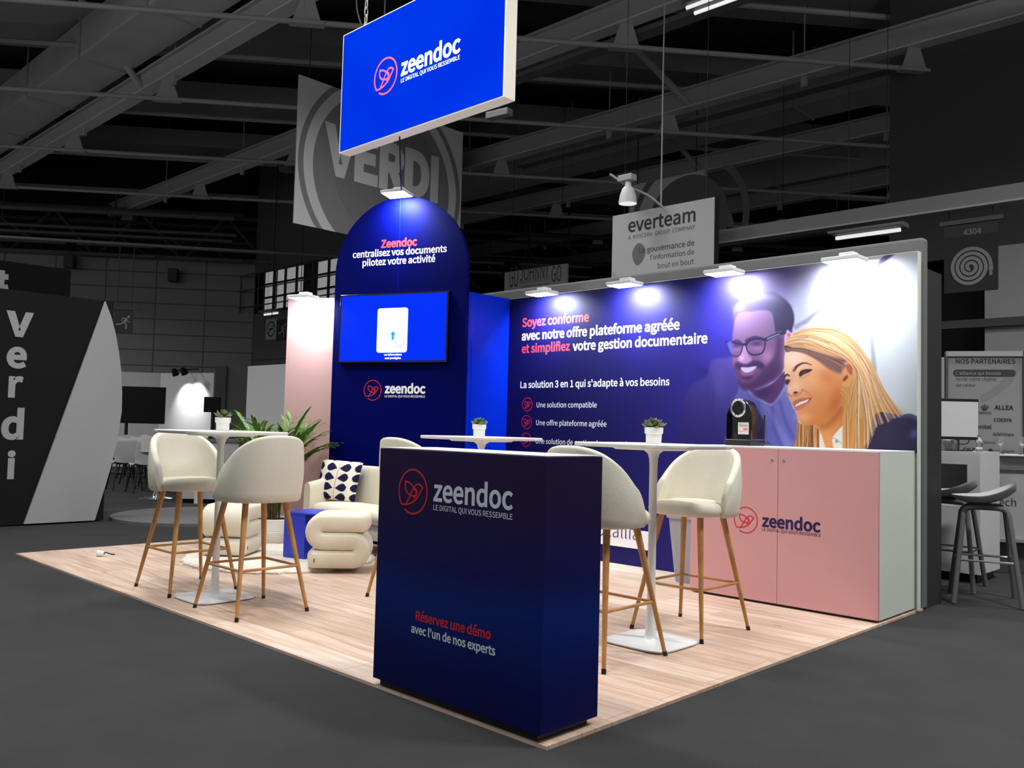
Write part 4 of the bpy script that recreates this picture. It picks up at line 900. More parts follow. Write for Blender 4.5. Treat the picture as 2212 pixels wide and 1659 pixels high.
for k in range(15):
    az = k*2.39996+0.4; el = R_(rr.uniform(78, 89)); L = rr.uniform(0.84, 1.04)
    b0 = bz+Vector((0.05*math.cos(az), 0.05*math.sin(az), 0))
    if (Vector((math.cos(az), math.sin(az), 0))).dot(ARCH.n) < -0.3: el = R_(89)
    frond(b0, az, el, L, R_(rr.uniform(22, 46)), 10, 0.22, lv, sm)
lef = math.atan2(-RH.y, -RH.x); rgt = math.atan2(RH.y, RH.x)
frond(bz, lef-0.35, R_(82), 1.02, R_(62), 9, 0.20, dry, sm); frond(bz, lef-0.7, R_(78), 0.92, R_(56), 8, 0.18, dry, sm)
for k in range(5):
    az = lef+rr.uniform(-1.0, 0.6); frond(bz, az, R_(rr.uniform(58, 72)), rr.uniform(.45, .6), R_(40), 7, 0.16, lv, sm)
for k in range(4):
    az = rgt+rr.uniform(0.1, 0.8); frond(bz, az, R_(rr.uniform(76, 84)), rr.uniform(.86, .98), R_(rr.uniform(50, 66)), 11, 0.20, lv, sm)
for mb_ in (lv, dry, sm):
    for i, v in enumerate(mb_.V):
        p = Vector(v); dd = (p-ARCH.o).dot(ARCH.n); uu = (p-ARCH.o).dot(ARCH.u); lim = 0.02 if uu > -1.56 else -0.05
        if dd < lim: p = p+ARCH.n*(lim-dd+0.002*(i % 5)); mb_.V[i] = tuple(p)
lv.build('fronds', M['palm'], pl, 40, normals=False); dry.build('dry_fronds', M['palm_dry'], pl, 40, normals=False); sm.build('stems', M['stem'], pl, 50)

# loose white socket with a black lead on the floor
s1 = onZ(210, 1202, 0); tk = thing('floor_socket', (s1.x, s1.y, 0), 'small white socket with a short black lead lying on the wooden floor edge', 'socket')
s2 = s1+RH*0.055; mb = MB(); mb.cyl(Vector((s1.x, s1.y, 0.028)), Vector((s2.x, s2.y, 0.024)), 0.028, 0.022, 20); mb.build('socket_body', M['pot'], tk, 40, bevel=0.003)
s3 = onZ(247, 1199, 0); mb = MB(); mb.tube(smooth_pts([(s2.x, s2.y, 0.022), (s2.x*.6+s3.x*.4, s2.y*.6+s3.y*.4+0.02, 0.03), (s2.x*.3+s3.x*.7, s2.y*.3+s3.y*.7, 0.012), (s3.x, s3.y, 0.006)], 6), 0.005); mb.build('lead', M['cable'], tk, 50)

# ---- pink cabinet with the coffee machine
kx0, kx1, ky, kb, kh = -0.0312, 1.36, -3.167, -3.806, 1.097
cab = thing('storage_cabinet', (0.66, -3.48, 0), 'long white cabinet with two pink doors under the printed couple', 'cabinet')
mb = MB(); mb.boxf((kx0+0.03, kb, 0.0), (kx1-0.03, ky-0.03, 0.018)); mb.build('plinth', M['black'], cab)
mb = MB(); mb.boxf((kx0, kb, 0.016), (kx1, ky-0.019, kh-0.012)); mb.build('carcass', M['white_side'], cab)
mb = MB(); mb.boxf((kx0, kb, kh-0.012), (kx1, ky, kh)); mb.build('cabinet_top', M['white'], cab, bevel=0.001)
KF = Frame((kx1, ky, 0), (-1, 0, 0))
for u0, u1, lx in ((0.001, kx1-0.6635, 0.707), (kx1-0.6605, kx1-kx0-0.001, 0.62)):
    mb = MB(); mb.rect(KF, u0, 0.018, u1, kh-0.013, -0.018, 0.0); dd = mb.build('door', M['pink_cab'], cab, bevel=0.001)
    mb = MB(); mb.cyl((lx, ky+0.0, 1.006), (lx, ky+0.004, 1.006), 0.011, n=20); lk = mb.build('lock', M['chrome'], dd, 40)
    mb = MB(); mb.box((lx, ky+0.005, 1.006), (0.002, 0.002, 0.010)); mb.build('keyway', M['black'], lk)
zeendoc(KF.off(0.0005), (1611, 1123.5), 27.5, (1646, 1140), (1773, 1146), (1646, 1147), (1773, 1159), M['print_crimson'], M['print_navy'], cab, 0.014)

yf = -3.42; xl = onY(1568, 950, yf).x; xr = onY(1623, 955, yf).x; yb_ = max(onX(1652, 950, xr).y, -3.74); xm = (xl+xr)/2; hw = (xl-xr)/2
cm = thing('coffee_machine', (xm, (yf+yb_)/2, kh), 'black capsule coffee machine with a chrome ring on the pink cabinet', 'coffee machine')
half = [(1.0, 0.0), (1.0, 0.20), (0.97, 0.225), (0.84, 0.262), (0.72, 0.30), (0.60, 0.325), (0.42, 0.342), (0.2, 0.349)]
def cm_ring(y, sw, sh, z0):
    L_ = [(xm+hw*a*sw, y, kh+z0+b*sh) for a, b in half]; return L_+[(xm-hw*a*sw, y, kh+z0+b*sh) for a, b in half[::-1]]
mb = MB(); mb.rings([cm_ring(yf-0.004+dy, sw, sh, 0.045) for dy, sw, sh in ((0.004, 0.94, 0.86), (0, 1.0, 0.875), (-0.06, 1.0, 0.875), (-0.12, 1.0, 0.86), ((yb_-yf)*0.7, 1.0, 0.80), ((yb_-yf)*0.9, 1.0, 0.70), (yb_-yf, 1.0, 0.63))]); mb.build('body', M['gloss_black'], cm, 35, bevel=0.004)
mb = MB(); mb.boxf((xm-hw, yb_, kh), (xm+hw, yf+0.012, kh+0.042)); mb.build('drip_tray', M['black'], cm, bevel=0.004)
mb = MB(); mb.boxf((xm-hw*0.98, yf+0.004, kh+0.042), (xm+hw*0.98, yf+0.013, kh+0.046)); mb.build('tray_edge', M['chrome'], cm)
KM = Frame((xm, yf, 0), (-1, 0, 0)); rc = (0.0-hw*0.0, kh+0.283)
mb = MB(); mb.tube([KM.w(rc[0]+0.056*math.cos(a), rc[1]+0.062*math.sin(a), 0.012) for a in [2*math.pi*i/40 for i in range(40)]], 0.0095, 10, True); rg = mb.build('chrome_ring', M['chrome'], cm, 60)
mb = MB(); mb.prism([(rc[0]+0.05*math.cos(2*math.pi*i/32), rc[1]+0.056*math.sin(2*math.pi*i/32)) for i in range(32)], KM, -0.01, 0.008); mb.build('ring_cover', M['gloss_black'], rg)
mb = MB(); lu, lv_ = hw*0.15, kh+0.085; mb.rect(KM, lu-0.02, lv_, lu+0.068, lv_+0.09, 0, 0.002); lab_ = mb.build('label', mat('cream_label', S(214, 208, 198), 0.5), cm)
LF = KM.off(0.0022); mb = MB(); put_text(mb, LF, 'Poiret', (lu-0.008, lv_+0.058), (lu+0.058, lv_+0.058), 0, 1.05); mb.build('lettering', grey(60), lab_, normals=False)
mb = MB(); mb.rect(LF, lu+0.025, lv_+0.034, lu+0.06, lv_+0.045, 0, 0.0006); put_text(mb, LF, '04 40 40 37 37', (lu-0.014, lv_+0.02), (lu+0.06, lv_+0.02)); mb.build('lettering', M['print_red'], lab_, normals=False)
mb = MB(); mb.boxf((xm-hw-0.006, yb_-0.004, kh+0.02), (xm-hw+0.004, yb_+0.010, kh+0.235)); mb.build('side_trim', M['chrome'], cm)
mb = MB(); mb.tube(smooth_pts([(xm-hw, yb_, kh+0.02), (xm-hw-0.03, yb_+0.02, kh+0.03), (xm-hw-0.07, yb_+0.05, kh+0.02), (xm-hw-0.085, yb_+0.06, kh+0.006)], 6), 0.004); mb.build('power_lead', M['cable'], cm, 50)
# waste bin between wall and cabinet
bn = thing('waste_bin', (1.60, -3.58, 0), 'grey tapered plastic waste bin standing between the navy wall and the pink cabinet', 'bin')
mb = MB(); mb.squircle([(0.095, 0.13, 0.0), (0.10, 0.135, 0.01), (0.148, 0.185, 0.53), (0.142, 0.178, 0.53), (0.095, 0.13, 0.02), (0.0, 0.0, 0.02)], (1.585, -3.57, 0), 6, 48); mb.build('bin_body', M['bin'], bn, 40)
mb = MB(); mb.squircle([(0.150, 0.187, 0.505), (0.160, 0.197, 0.507), (0.160, 0.197, 0.555), (0.150, 0.187, 0.56), (0.143, 0.180, 0.555), (0.143, 0.180, 0.51)], (1.585, -3.57, 0), 6, 48); mb.build('rim', M['bin'], bn, 40)
mb = MB(); mb.squircle([(0.150, 0.187, 0.558), (0.148, 0.185, 0.57), (0.10, 0.13, 0.60), (0.0, 0.0, 0.605)], (1.585, -3.57, 0), 6, 48); mb.build('lid', M['bin'], bn, 40)
# ================================================================== THE HALL
G_ = {}
def g(v, rough=0.6):
    if (v, rough) not in G_: G_[(v, rough)] = mat('grey_%d' % v, S(v), rough, spec=0.2)
    return G_[(v, rough)]
def beam(mb, m, name='ceiling_beam', parent=None):
    return structure(mb.build(name, m, parent))
# ---- roof: deck, purlins, beams, brace rods, ducts
structure(MB().boxf((-14, -34, 9.6), (40, 8, 9.8)).build('ceiling', M['deck']))
RD = Vector((0.635, 0.7726, 0)).normalized(); RN = Vector((RD.y, -RD.x, 0))
def along(x0, t0, t1, z, w, h, off=0.0):
    a = Vector((x0+off, 0, z))+RD*t0; b_ = Vector((x0+off, 0, z))+RD*t1; mb = MB()
    mb.slab([(a+RN*w/2).to_tuple()[:2], (b_+RN*w/2).to_tuple()[:2], (b_-RN*w/2).to_tuple()[:2], (a-RN*w/2).to_tuple()[:2]], z, z+h); return mb
ROD0 = [7.75, 12.42, 17.08, 21.75, 26.4, 31.1]
for x0 in ROD0:
    beam(along(x0+1.9, -30, 9, 8.75, 1.15, 0.45), M['purlin'])
    mb = MB(); a = Vector((x0, 0, 7.12))+RD*(-32); b_ = Vector((x0, 0, 7.12))+RD*9; mb.cyl(a, b_, 0.042, n=10); beam(mb, M['rod'])
    mb = MB(); a = Vector((x0+0.9, 0, 8.3))+RD*(-32); b_ = Vector((x0+0.9, 0, 8.3))+RD*9; mb.cyl(a, b_, 0.05, n=8); beam(mb, M['steel'])
BEAM_Y = [3.1, -0.62, -4.36, -8.1, -11.76, -15.52, -19.34, -22.95]
for y in BEAM_Y:
    mb = MB(); mb.boxf((-12, y-0.06, 7.5), (30, y+0.05, 7.86)); mb.boxf((-12, y-0.14, 7.84), (30, y+0.12, 7.88))
    bm_ = beam(mb, M['steel'])
    mb = MB(); mb.boxf((-12, y-0.13, 7.47), (30, y+0.13, 7.5)); mb.build('flange', M['steel_lo'], bm_)
    for x0 in ROD0:
        x = x0+y*0.8219
        if -4 < x < 26:
            mb = MB(); fr = Frame((x, y, 0), (-RD.x, -RD.y, 0)); mb.prism([(-0.22, 7.10), (0.22, 7.10), (0.10, 7.47), (-0.10, 7.47)], fr, -0.012, 0.012); mb.rect(fr, -0.26, 7.07, 0.26, 7.12, -0.07, 0.07)
            mb.build('bracket', M['steel'], bm_)
    for k in range(7):
        x = -4+k*4.3
        mb = MB(); mb.cyl((x, y+0.02, 7.3), (x, y+0.02, 9.6), 0.012, n=6); mb.box((x, y+0.02, 7.40), (0.10, 0.06, 0.20)); mb.build('hanger', M['steel'], bm_)
for (x, y, dx, dy) in ((6.9, -11.76, 1.6, 0.6), (1.0, -8.1, 0.1, 0.3), (9.0, -15.5, 1.5, .5), (14.5, -4.36, 1.2, 0.9), (3.2, -15.5, 1.0, 0.4)):
    mb = MB(); mb.cyl((x, y, 7.5), (x+dx, y+dy, 9.5), 0.07, n=8); beam(mb, M['steel'])
def duct(y0, y1, z, x0, x1, label):
    t = thing('air_duct', ((x0+x1)/2, (y0+y1)/2, z), label, 'duct')
    mb = MB(); mb.boxf((x0, y0, z), (x1, y1, z+0.72)); mb.build('casing', M['duct'], t)
    x = x0+1.0
    while x < x1:
        mb = MB(); mb.boxf((x, y0-0.02, z-0.025), (x+0.05, y1+0.02, z+0.005)); mb.boxf((x+0.01, y1+0.005, z), (x+0.04, y1+0.03, 9.6)); mb.boxf((x+0.01, y0-0.03, z), (x+0.04, y0-0.005, 9.6)); mb.build('hanger', M['steel'], t); x += 3.0
    return t
duct(-4.24, -3.32, 8.0, 5, 27, 'wide rectangular air duct running across the roof over the lettered black wall')
duct(-15.15, -14.22, 8.0, -10, 17, 'long rectangular air duct under the roof above the round lettered banner')
duct(-20.15, -19.30, 8.0, -10, 14, 'rectangular air duct under the roof just above the framed white company sign')
duct(0.1, 1.0, 8.0, 9, 27, 'rectangular air duct at the roof corner above the lettered black wall')
# cable trays beside two beams
for y, x0, x1 in ((-12.3, -4, 12), (-8.5, 2, 9), (-23.4, 0, 16)):
    mb = MB(); mb.boxf((x0, y-0.12, 7.42), (x1, y+0.12, 7.45)); mb.boxf((x0, y-0.13, 7.42), (x1, y-0.12, 7.5)); mb.boxf((x0, y+0.12, 7.42), (x1, y+0.13, 7.5)); beam(mb, M['mesh_tray'])
# far low pipes and their droppers (seen below the rods)
for j, (py, th, v) in enumerate(((443, .07, 70), (462, .05, 60), (497, .035, 84), (505, .05, 66), (535, .06, 78))):
    P0 = atd(360, py+22, 26+j*0.4); dz = P0.z
    mb = MB(); a = P0+RD*16; b_ = P0-RD*26; a.z = b_.z = dz; mb.cyl(a, b_, th, n=10); beam(mb, g(v))
    for k in range(7):
        c_ = P0+RD*(13-k*4.2+j*1.1); mb = MB(); mb.cyl((c_.x, c_.y, dz+0.9), (c_.x, c_.y, dz), 0.035, n=6); mb.tube([(c_.x, c_.y, dz), (c_.x+0.05, c_.y, dz-0.35), (c_.x-0.55, c_.y-0.75, dz-0.95)], 0.035, 6); beam(mb, g(74))
for k in range(7):
    P0 = atd(60+k*190, 521+k*9, 25); mb = MB()
    mb.box((P0.x, P0.y, P0.z), (2.1, 0.10, 0.07), math.atan2(RD.y, RD.x)); mb.box((P0.x+0.3, P0.y-0.2, P0.z-0.22), (2.1, 0.10, 0.07), math.atan2(RD.y, RD.x)); beam(mb, g(92))
# ---- hall walls
def uvwall(name, fr, u0, u1, z0, z1, m):
    me = bpy.data.meshes.new(name); q = [fr.w(u0, z0), fr.w(u1, z0), fr.w(u1, z1), fr.w(u0, z1)]
    bq = [fr.w(u0, z0, -.2), fr.w(u1, z0, -.2), fr.w(u1, z1, -.2), fr.w(u0, z1, -.2)]
    me.from_pydata([tuple(p) for p in q+bq], [], [(0, 1, 2, 3), (7, 6, 5, 4), (0, 4, 5, 1), (1, 5, 6, 2), (2, 6, 7, 3), (3, 7, 4, 0)])
    uv = me.uv_layers.new(); uvs = [(u0, z0), (u1, z0), (u1, z1), (u0, z1)]
    for i in range(4): uv.data[i].uv = uvs[i]
    me.materials.append(m); o = bpy.data.objects.new(name, me); C.collection.objects.link(o); return structure(o)
CO = atd(548, 690, 26); HW = Frame((CO.x, CO.y, 0), (-RD.x, -RD.y, 0))
zw = HW.at(300, 560)[1]
uvwall('wall_hall', HW, -30, 0, 0, zw, panels('panelled_wall', S(124), S(60), 1.42, 0.46, 0.32))
structure(hexa(MB(), HW.off(-1.6), -34, 3, 0, 9.6, -0.2, 0).build('wall_hall', g(36)))
mb = MB(); mb.rect(HW, -30, zw, 0, zw+0.14, -0.2, 0.06); beam(mb, g(84))
for k in range(22):
    ua = -26+k*1.25; zz = (zw+0.1, zw+1.5) if k % 2 else (zw+1.5, zw+0.1)
    mb = MB(); mb.cyl(HW.w(ua, zz[0], -0.5), HW.w(ua+1.25, zz[1], -0.5), 0.06, n=6); beam(mb, g(74))
for zz, dd, rr_ in ((zw+1.55, -0.5, 0.09), (zw+0.75, 0.5, 0.05), (zw+1.15, 0.9, 0.07), (zw+0.45, 1.1, 0.04)):
    mb = MB(); mb.cyl(HW.w(-28, zz, dd), HW.w(-0.5, zz, dd), rr_, n=8); beam(mb, g(104))
WW = Frame((CO.x, CO.y, 0), (-1, 0, 0))
uvwall('wall_window', WW, 0, 8.5, 0, WW.at(600, 668)[1]-0.05, panels('lower_wall', S(90), S(50), 3.2, 3.0, 0.4))
zt0, zb0 = WW.at(640, 592)[1]+0.25, WW.at(640, 655)[1]-0.1
uvwall('wall_window', WW, 0, 8.5, zt0, 9.6, g(90))
day = mat('daylight_pane', S(120), 0.2, emit=S(140), strength=0.9)
for k in range(3):
    ua = 0.5+k*2.75; mb = MB(); mb.rect(WW, ua, zb0, ua+2.35, zt0, -0.06, -0.04); wn = structure(mb.build('window_%d' % (k+1), day))
    mb = MB()
    for i in range(5): mb.rect(WW, ua+i*2.35/4-0.025, zb0, ua+i*2.35/4+0.025, zt0, -0.04, 0.02)
    for i in range(4): mb.rect(WW, ua, zb0+(zt0-zb0)*i/3-0.025, ua+2.35, zb0+(zt0-zb0)*i/3+0.025, -0.04, 0.02)
    mb.build('window_frame', g(38), wn)
    mb = MB(); mb.rect(WW, ua+2.35, zb0-0.2, ua+2.75, zt0, -0.1, 0.15); structure(mb.build('trim_2', g(52)))
mb = MB(); wz = zb0-0.05
for zz in (0.15, 0.65, 1.1): mb.cyl(WW.w(-0.2, wz+zz, 0.4), WW.w(8.0, wz+zz, 0.4), 0.02, n=6)
for k in range(9): mb.cyl(WW.w(-0.1+k*1.0, wz, 0.4), WW.w(-0.1+k*1.0, wz+1.1, 0.4), 0.02, n=6)
tag(mb.build('catwalk_railing', g(70)), 'thin metal catwalk railing in front of the hall windows', 'railing')
for px, py in ((159, 569), (380, 598)):
    c_ = HW.at(px, py); q = thing('wall_speaker', HW.w(c_[0], c_[1], 0.2), 'grey box loudspeaker on the panelled hall wall, %s' % ('beside the black lettered fascia' if px < 200 else 'nearer the windows'), 'speaker')
    mb = MB(); mb.rect(HW, c_[0]-0.13, c_[1]-0.19, c_[0]+0.13, c_[1]+0.19, 0.12, 0.42); mb.build('cabinet', g(74), q, bevel=0.01); mb = MB(); mb.rect(HW, c_[0]-0.05, c_[1]-0.05, c_[0]+0.05, c_[1]+0.05, 0, 0.12); mb.build('wall_bracket', g(40), q)
structure(MB().boxf((-14, -34, 0), (40, -33.8, 9.6)).build('wall_far', g(30)))
structure(MB().boxf((22.4, -34, 0), (22.6, -11.4, 9.6)).build('wall_end', g(30)))
# roller shutter far behind the arch
mb = MB(); SF = Frame((0, -24.0, 0), (-1, 0, 0)); ua, ub = max(SF.at(1010, 620)[0], -22.0), SF.at(1330, 620)[0]; z1_ = SF.at(1060, 588)[1]
for k in range(40):
    z = z1_-k*0.13
    if z < 0.05: break
    mb.rect(SF, ua, z-0.09, ub, z, -0.05, 0.02)
mb.rect(SF, ua, 0, ub, z1_, -0.1, -0.05)
tag(mb.build('roller_shutter', g(50)), 'dark ribbed roller shutter far behind the navy arch', 'shutter')

# ---- hanging banners
VX = 10.0; VB = Frame((VX, -4.95, 0), (0, -1, 0)); u1 = VB.at(1000, 300)[0]; u0 = VB.at(641, 300)[0]; zt_, zb_ = 6.84, 4.40
vb = thing('hanging_banner', VB.w((u0+u1)/2, zb_, 0), 'large grey hanging banner with a dark disc reading VERDI', 'banner')
mb = MB(); mb.rect(VB, u0, zb_, u1, zt_, -0.02, 0); mb.build('banner_panel', g(218), vb)
cu_, cv_, ra, rb = (u0+u1)/2, 5.50, (u1-u0)*0.432, (u1-u0)*0.432
def clip_disc(mb, fr, cu, cv, r, z0, z1, d, n=120, inner=None):
    if inner is None:
        pts = [(cu+r*math.cos(2*math.pi*i/n), min(max(cv+r*math.sin(2*math.pi*i/n), z0), z1)) for i in range(n)]; mb.prism(pts, fr, d-0.001, d)
    else:
        for sg in (0, 1):
            A = [a for a in [2*math.pi*i/n for i in range(n+1)]]
            V = []; F = []
            for i, a in enumerate(A):
                for q in (r, inner): V.append(fr.w(cu+q*math.cos(a), min(max(cv+q*math.sin(a), z0), z1), d))
            mb.add(V, [(2*i, 2*i+1, 2*i+3, 2*i+2) for i in range(n)]); break
mb = MB(); clip_disc(mb, VB, cu_, cv_, ra*1.135, zb_+0.001, zt_-0.001, 0.002, inner=ra*1.07); clip_disc(mb, VB, cu_, cv_, ra*0.955, zb_+0.001, zt_-0.001, 0.002); mb.build('printed_disc', g(138), vb, normals=False)
mb = MB(); clip_disc(mb, VB, cu_+0.08, cv_+0.1, ra*0.76, zb_+0.001, zt_-0.001, 0.003); mb.build('inner_disc', g(130), vb, normals=False)
p0 = VB.at(706, 366); p1 = VB.at(946, 424)
text(VB.off(0.005), 'VERDI', (698, 372), (946, 427), g(222), vb, 0.022, 1.15, flat=True)
mb = MB(); 
for uu in (u0+0.2, u1-0.2): mb.cyl(VB.w(uu, zt_, -0.01), VB.w(uu, 9.6, -0.01), 0.006, n=6)
mb.build('suspension_wire', M['cable'], vb)
EV = Frame((4.8, -6.5, 0), (-1, 0, 0)); u0, u1 = EV.at(1323, 500)[0], EV.at(1543, 500)[0]; zt_ = 4.0; zb_ = 2.98
ev = thing('hanging_sign', EV.w((u0+u1)/2, zb_, -0.06), 'square white hanging sign of a software company above the printed wall', 'sign')
mb = MB(); mb.rect(EV, u0, zb_, u1, zt_, -0.10, 0); mb.build('sign_box', g(176), ev)
mb = MB(); mb.rect(EV, u1, zb_, u1+0.006, zt_, -0.10, 0.001); mb.build('dark_side', g(26), ev)
ET = EV.off(0.002)
text(ET, 'everteam', (1357, 500), (1502, 479), g(48), ev, 0.006, name='logotype'); text(ET, 'A  KYOCERA  GROUP  COMPANY', (1357, 516), (1501, 496), g(92), ev, 0, name='slogan')
text(ET, 'La gouvernance de', (1381, 546), (1499.5, 531), g(62), ev, 0, d=0.0016); text(ET, "l'information de", (1405, 561), (1499, 549.5), g(78), ev, 0); text(ET, 'bout en bout', (1420.5, 579), (1498.5, 570.5), g(96), ev, 0)
c_ = ET.at(1380, 547); mb = MB(); mb.prism(smooth_pts([(c_[0]-0.105, c_[1]+0.0), (c_[0]-0.06, c_[1]+0.10), (c_[0]+0.0, c_[1]+0.13), (c_[0]+0.07, c_[1]+0.09), (c_[0]+0.10, c_[1]+0.0), (c_[0]+0.05, c_[1]-0.11), (c_[0]-0.02, c_[1]-0.15), (c_[0]-0.07, c_[1]-0.11)], 5, True), ET, 0, 0.0008); mb.build('printed_blob', g(108), ev)
mb = MB()
for i in range(13):
    for j in range(12):
        if i+j*1.1 < 14: x_, y_ = u0+0.02+i*0.02, 3.02+j*0.02; mb.add([ET.w(x_, y_, 0.001), ET.w(x_+0.008, y_, 0.001), ET.w(x_+0.008, y_+0.008, 0.001), ET.w(x_, y_+0.008, 0.001)], [(0, 1, 2, 3)])
mb.build('printed_dots', g(112), ev, normals=False)
for uu in (u0+0.15, u1-0.15): mb = MB(); mb.cyl(EV.w(uu, zt_, -0.05), EV.w(uu, 9.6, -0.05), 0.004, n=6); mb.build('suspension_wire', M['cable'], ev)
# bell lamp on a bent arm over that sign
a0 = EV.at(1432, 452); e0 = EV.at(1358, 396)
sl = thing('sign_lamp', EV.w(a0[0], a0[1], 0.1), 'bell-shaped grey lamp on a curved arm above the white company sign', 'lamp')
mb = MB(); A0 = EV.w(a0[0], zt_-0.02, -0.03); mb.tube(smooth_pts([tuple(A0), tuple(EV.w(a0[0]-0.12, a0[1]+0.16, 0.15)), tuple(EV.w(a0[0]-0.30, a0[1]+0.27, 0.32)), tuple(EV.w(e0[0]+0.02, e0[1]+0.02, 0.42))], 8), 0.016); mb.build('arm', M['rod'], sl, 50)
bp_ = EV.w(EV.off(0.42).at(1356, 440)[0], EV.off(0.42).at(1356, 440)[1], 0.42)
mb = MB(); mb.lathe([(0.0, 0.30), (0.035, 0.30), (0.04, 0.22), (0.075, 0.18), (0.10, 0.10), (0.115, 0.0), (0.11, 0.0), (0.09, 0.09), (0.0, 0.15)], bp_, 28); mb.build('bell_shade', M['steel_lo'], sl, 50)
mb = MB(); mb.lathe([(0.0, 0.012), (0.108, 0.006), (0.108, 0.0), (0.0, -0.012)], bp_, 28); mb.build('bulb_glass', M['tube'], sl, 60)
mb = MB(); mb.boxf((bp_.x-0.09, bp_.y-0.06, bp_.z+0.28), (bp_.x+0.12, bp_.y+0.06, bp_.z+0.36)); mb.build('gear_box', M['rod'], sl, bevel=0.01)
# second round banner partly behind it
RB = Frame((0, -13.0, 0), (-1, 0, 0)); u0 = RB.at(1360, 430)[0]; z0 = RB.at(1360, 480)[1]-0.5; z1 = RB.at(1400, 405)[1]
rb_ = thing('hanging_banner', RB.w(u0+0.6, z0, 0), 'pale round-printed banner half hidden behind the white company sign', 'banner')
mb = MB(); mb.rect(RB, u0, z0, u0+1.9, z1+0.12, -0.02, 0); mb.build('banner_panel', g(215), rb_)
for uu in (u0+0.2, u0+1.7): mb = MB(); mb.cyl(RB.w(uu, z1+0.12, -0.01), RB.w(uu, 9.6, -0.01), 0.01, n=6); mb.build('suspension_wire', M['cable'], rb_)
mb = MB(); clip_disc(mb, RB, u0+1.5, z0+0.3, 1.45, z0+0.001, z1+0.119, 0.002, inner=1.30); clip_disc(mb, RB, u0+1.5, z0+0.3, 0.98, z0+0.001, z1+0.119, 0.002); mb.build('printed_disc', g(120), rb_, normals=False)
# sandwich bar sign
GJ = Frame((0, -12.0, 0), (-1, 0, 0)); u0, u1 = GJ.at(1090, 600)[0], GJ.at(1224, 600)[0]; zt_ = GJ.at(1150, 580)[1]
gj = thing('hanging_sign', GJ.w((u0+u1)/2, 2.9, 0), 'grey sandwich bar sign in narrow capitals beyond the printed wall', 'sign')
mb = MB(); mb.rect(GJ, u0, 2.75, u1, zt_, -0.06, 0); mb.build('sign_panel', g(190), gj)
GT = GJ.off(0.002)
text(GT, 'GO', (1100, 621), (1119, 619), g(80), gj, 0, 3.0); text(GT, 'JOHNNY', (1123, 607), (1186, 598), g(80), gj, 0, 1.9); text(GT, 'GO', (1191, 609), (1212, 607), g(80), gj, 0, 2.2)
text(GT, 'SANDWICHES & CAFÉ', (1124, 614), (1186.5, 605), g(116), gj, 0, 1.2); mb = MB(); a = GT.at(1124, 620); b_ = GT.at(1186, 611); mb.ribbon(GT, [a, (b_[0], a[1])], 0.012); mb.build('underline', g(92), gj, normals=False)
for uu in (u0+0.2, u1-0.2): mb = MB(); mb.cyl(GJ.w(uu, zt_, -0.03), GJ.w(uu, 9.6, -0.03), 0.005, n=6); mb.build('suspension_wire', M['cable'], gj)
# fire hose sign
HX = Frame((0, -7.0, 0), (-1, 0, 0)); u0, u1 = HX.at(2039, 560)[0], HX.at(2156, 560)[0]; zt_, zb_ = 3.39, 2.685
hs = thing('fire_hose_sign', HX.w((u0+u1)/2, zb_, 0), 'dark hanging sign numbered 4304 with a pale coiled fire hose', 'sign')
mb = MB(); mb.rect(HX, u0, zb_, u1, zt_, -0.015, 0); mb.build('sign_panel', g(44), hs, bevel=0.004)
mb = MB(); mb.rect(HX, u0+0.003, zb_+0.003, u1-0.003, zt_-0.125, 0, 0.001); mb.build('lower_field', g(30), hs)
mb = MB(); mb.rect(HX, u0-0.04, zt_, u1+0.05, zt_+0.045, -0.025, 0.012); mb.build('hanging_rail', g(70), hs)
HT = HX.off(0.002); text(HT, '4304', (2081, 508), (2120, 504), g(104), hs, 0.008)
c_ = HT.at(2096, 577); mb = MB(); N = 190; sp_ = []
for i in range(N+1):
    t = i/N; an = (1-t)*R_(360*3.75); rr_ = 0.018+0.172*t; sp_.append((c_[0]+rr_*math.cos(an), c_[1]+rr_*1.06*math.sin(an)))
mb.ribbon(HT, sp_, 0.034)
ex, ey = sp_[-1]
mb.rect(HT, c_[0]+0.170, c_[1]-0.052, c_[0]+0.210, c_[1]-0.004, 0.0005, 0.0014); mb.rect(HT, c_[0]+0.177, c_[1]-0.10, c_[0]+0.203, c_[1]-0.055, 0.0005, 0.0014)
mb.build('hose_pictogram', g(104), hs, normals=False)
for uu in (u0+0.05, u1-0.05): mb = MB(); mb.cyl(HX.w(uu, zt_+0.045, -0.006), HX.w(uu, HX.at(2100, 447)[1], -0.006), 0.005, n=6); mb.build('suspension_wire', M['cable'], hs)
zr = HX.at(2100, 447)[1]; mb = MB(); mb.boxf((-4, -7.03, zr), (4.5, -6.95, zr+0.16)); bm_ = beam(mb, g(92)); mb = MB(); mb.boxf((-4, -7.09, zr-0.02), (4.5, -6.91, zr)); mb.build('flange', g(124), bm_)
for xx in (-3.5, 4.3): mb = MB(); mb.cyl((xx, -6.99, zr+0.16), (xx, -6.99, 9.6), 0.01, n=6); mb.build('hanger', M['steel'], bm_)
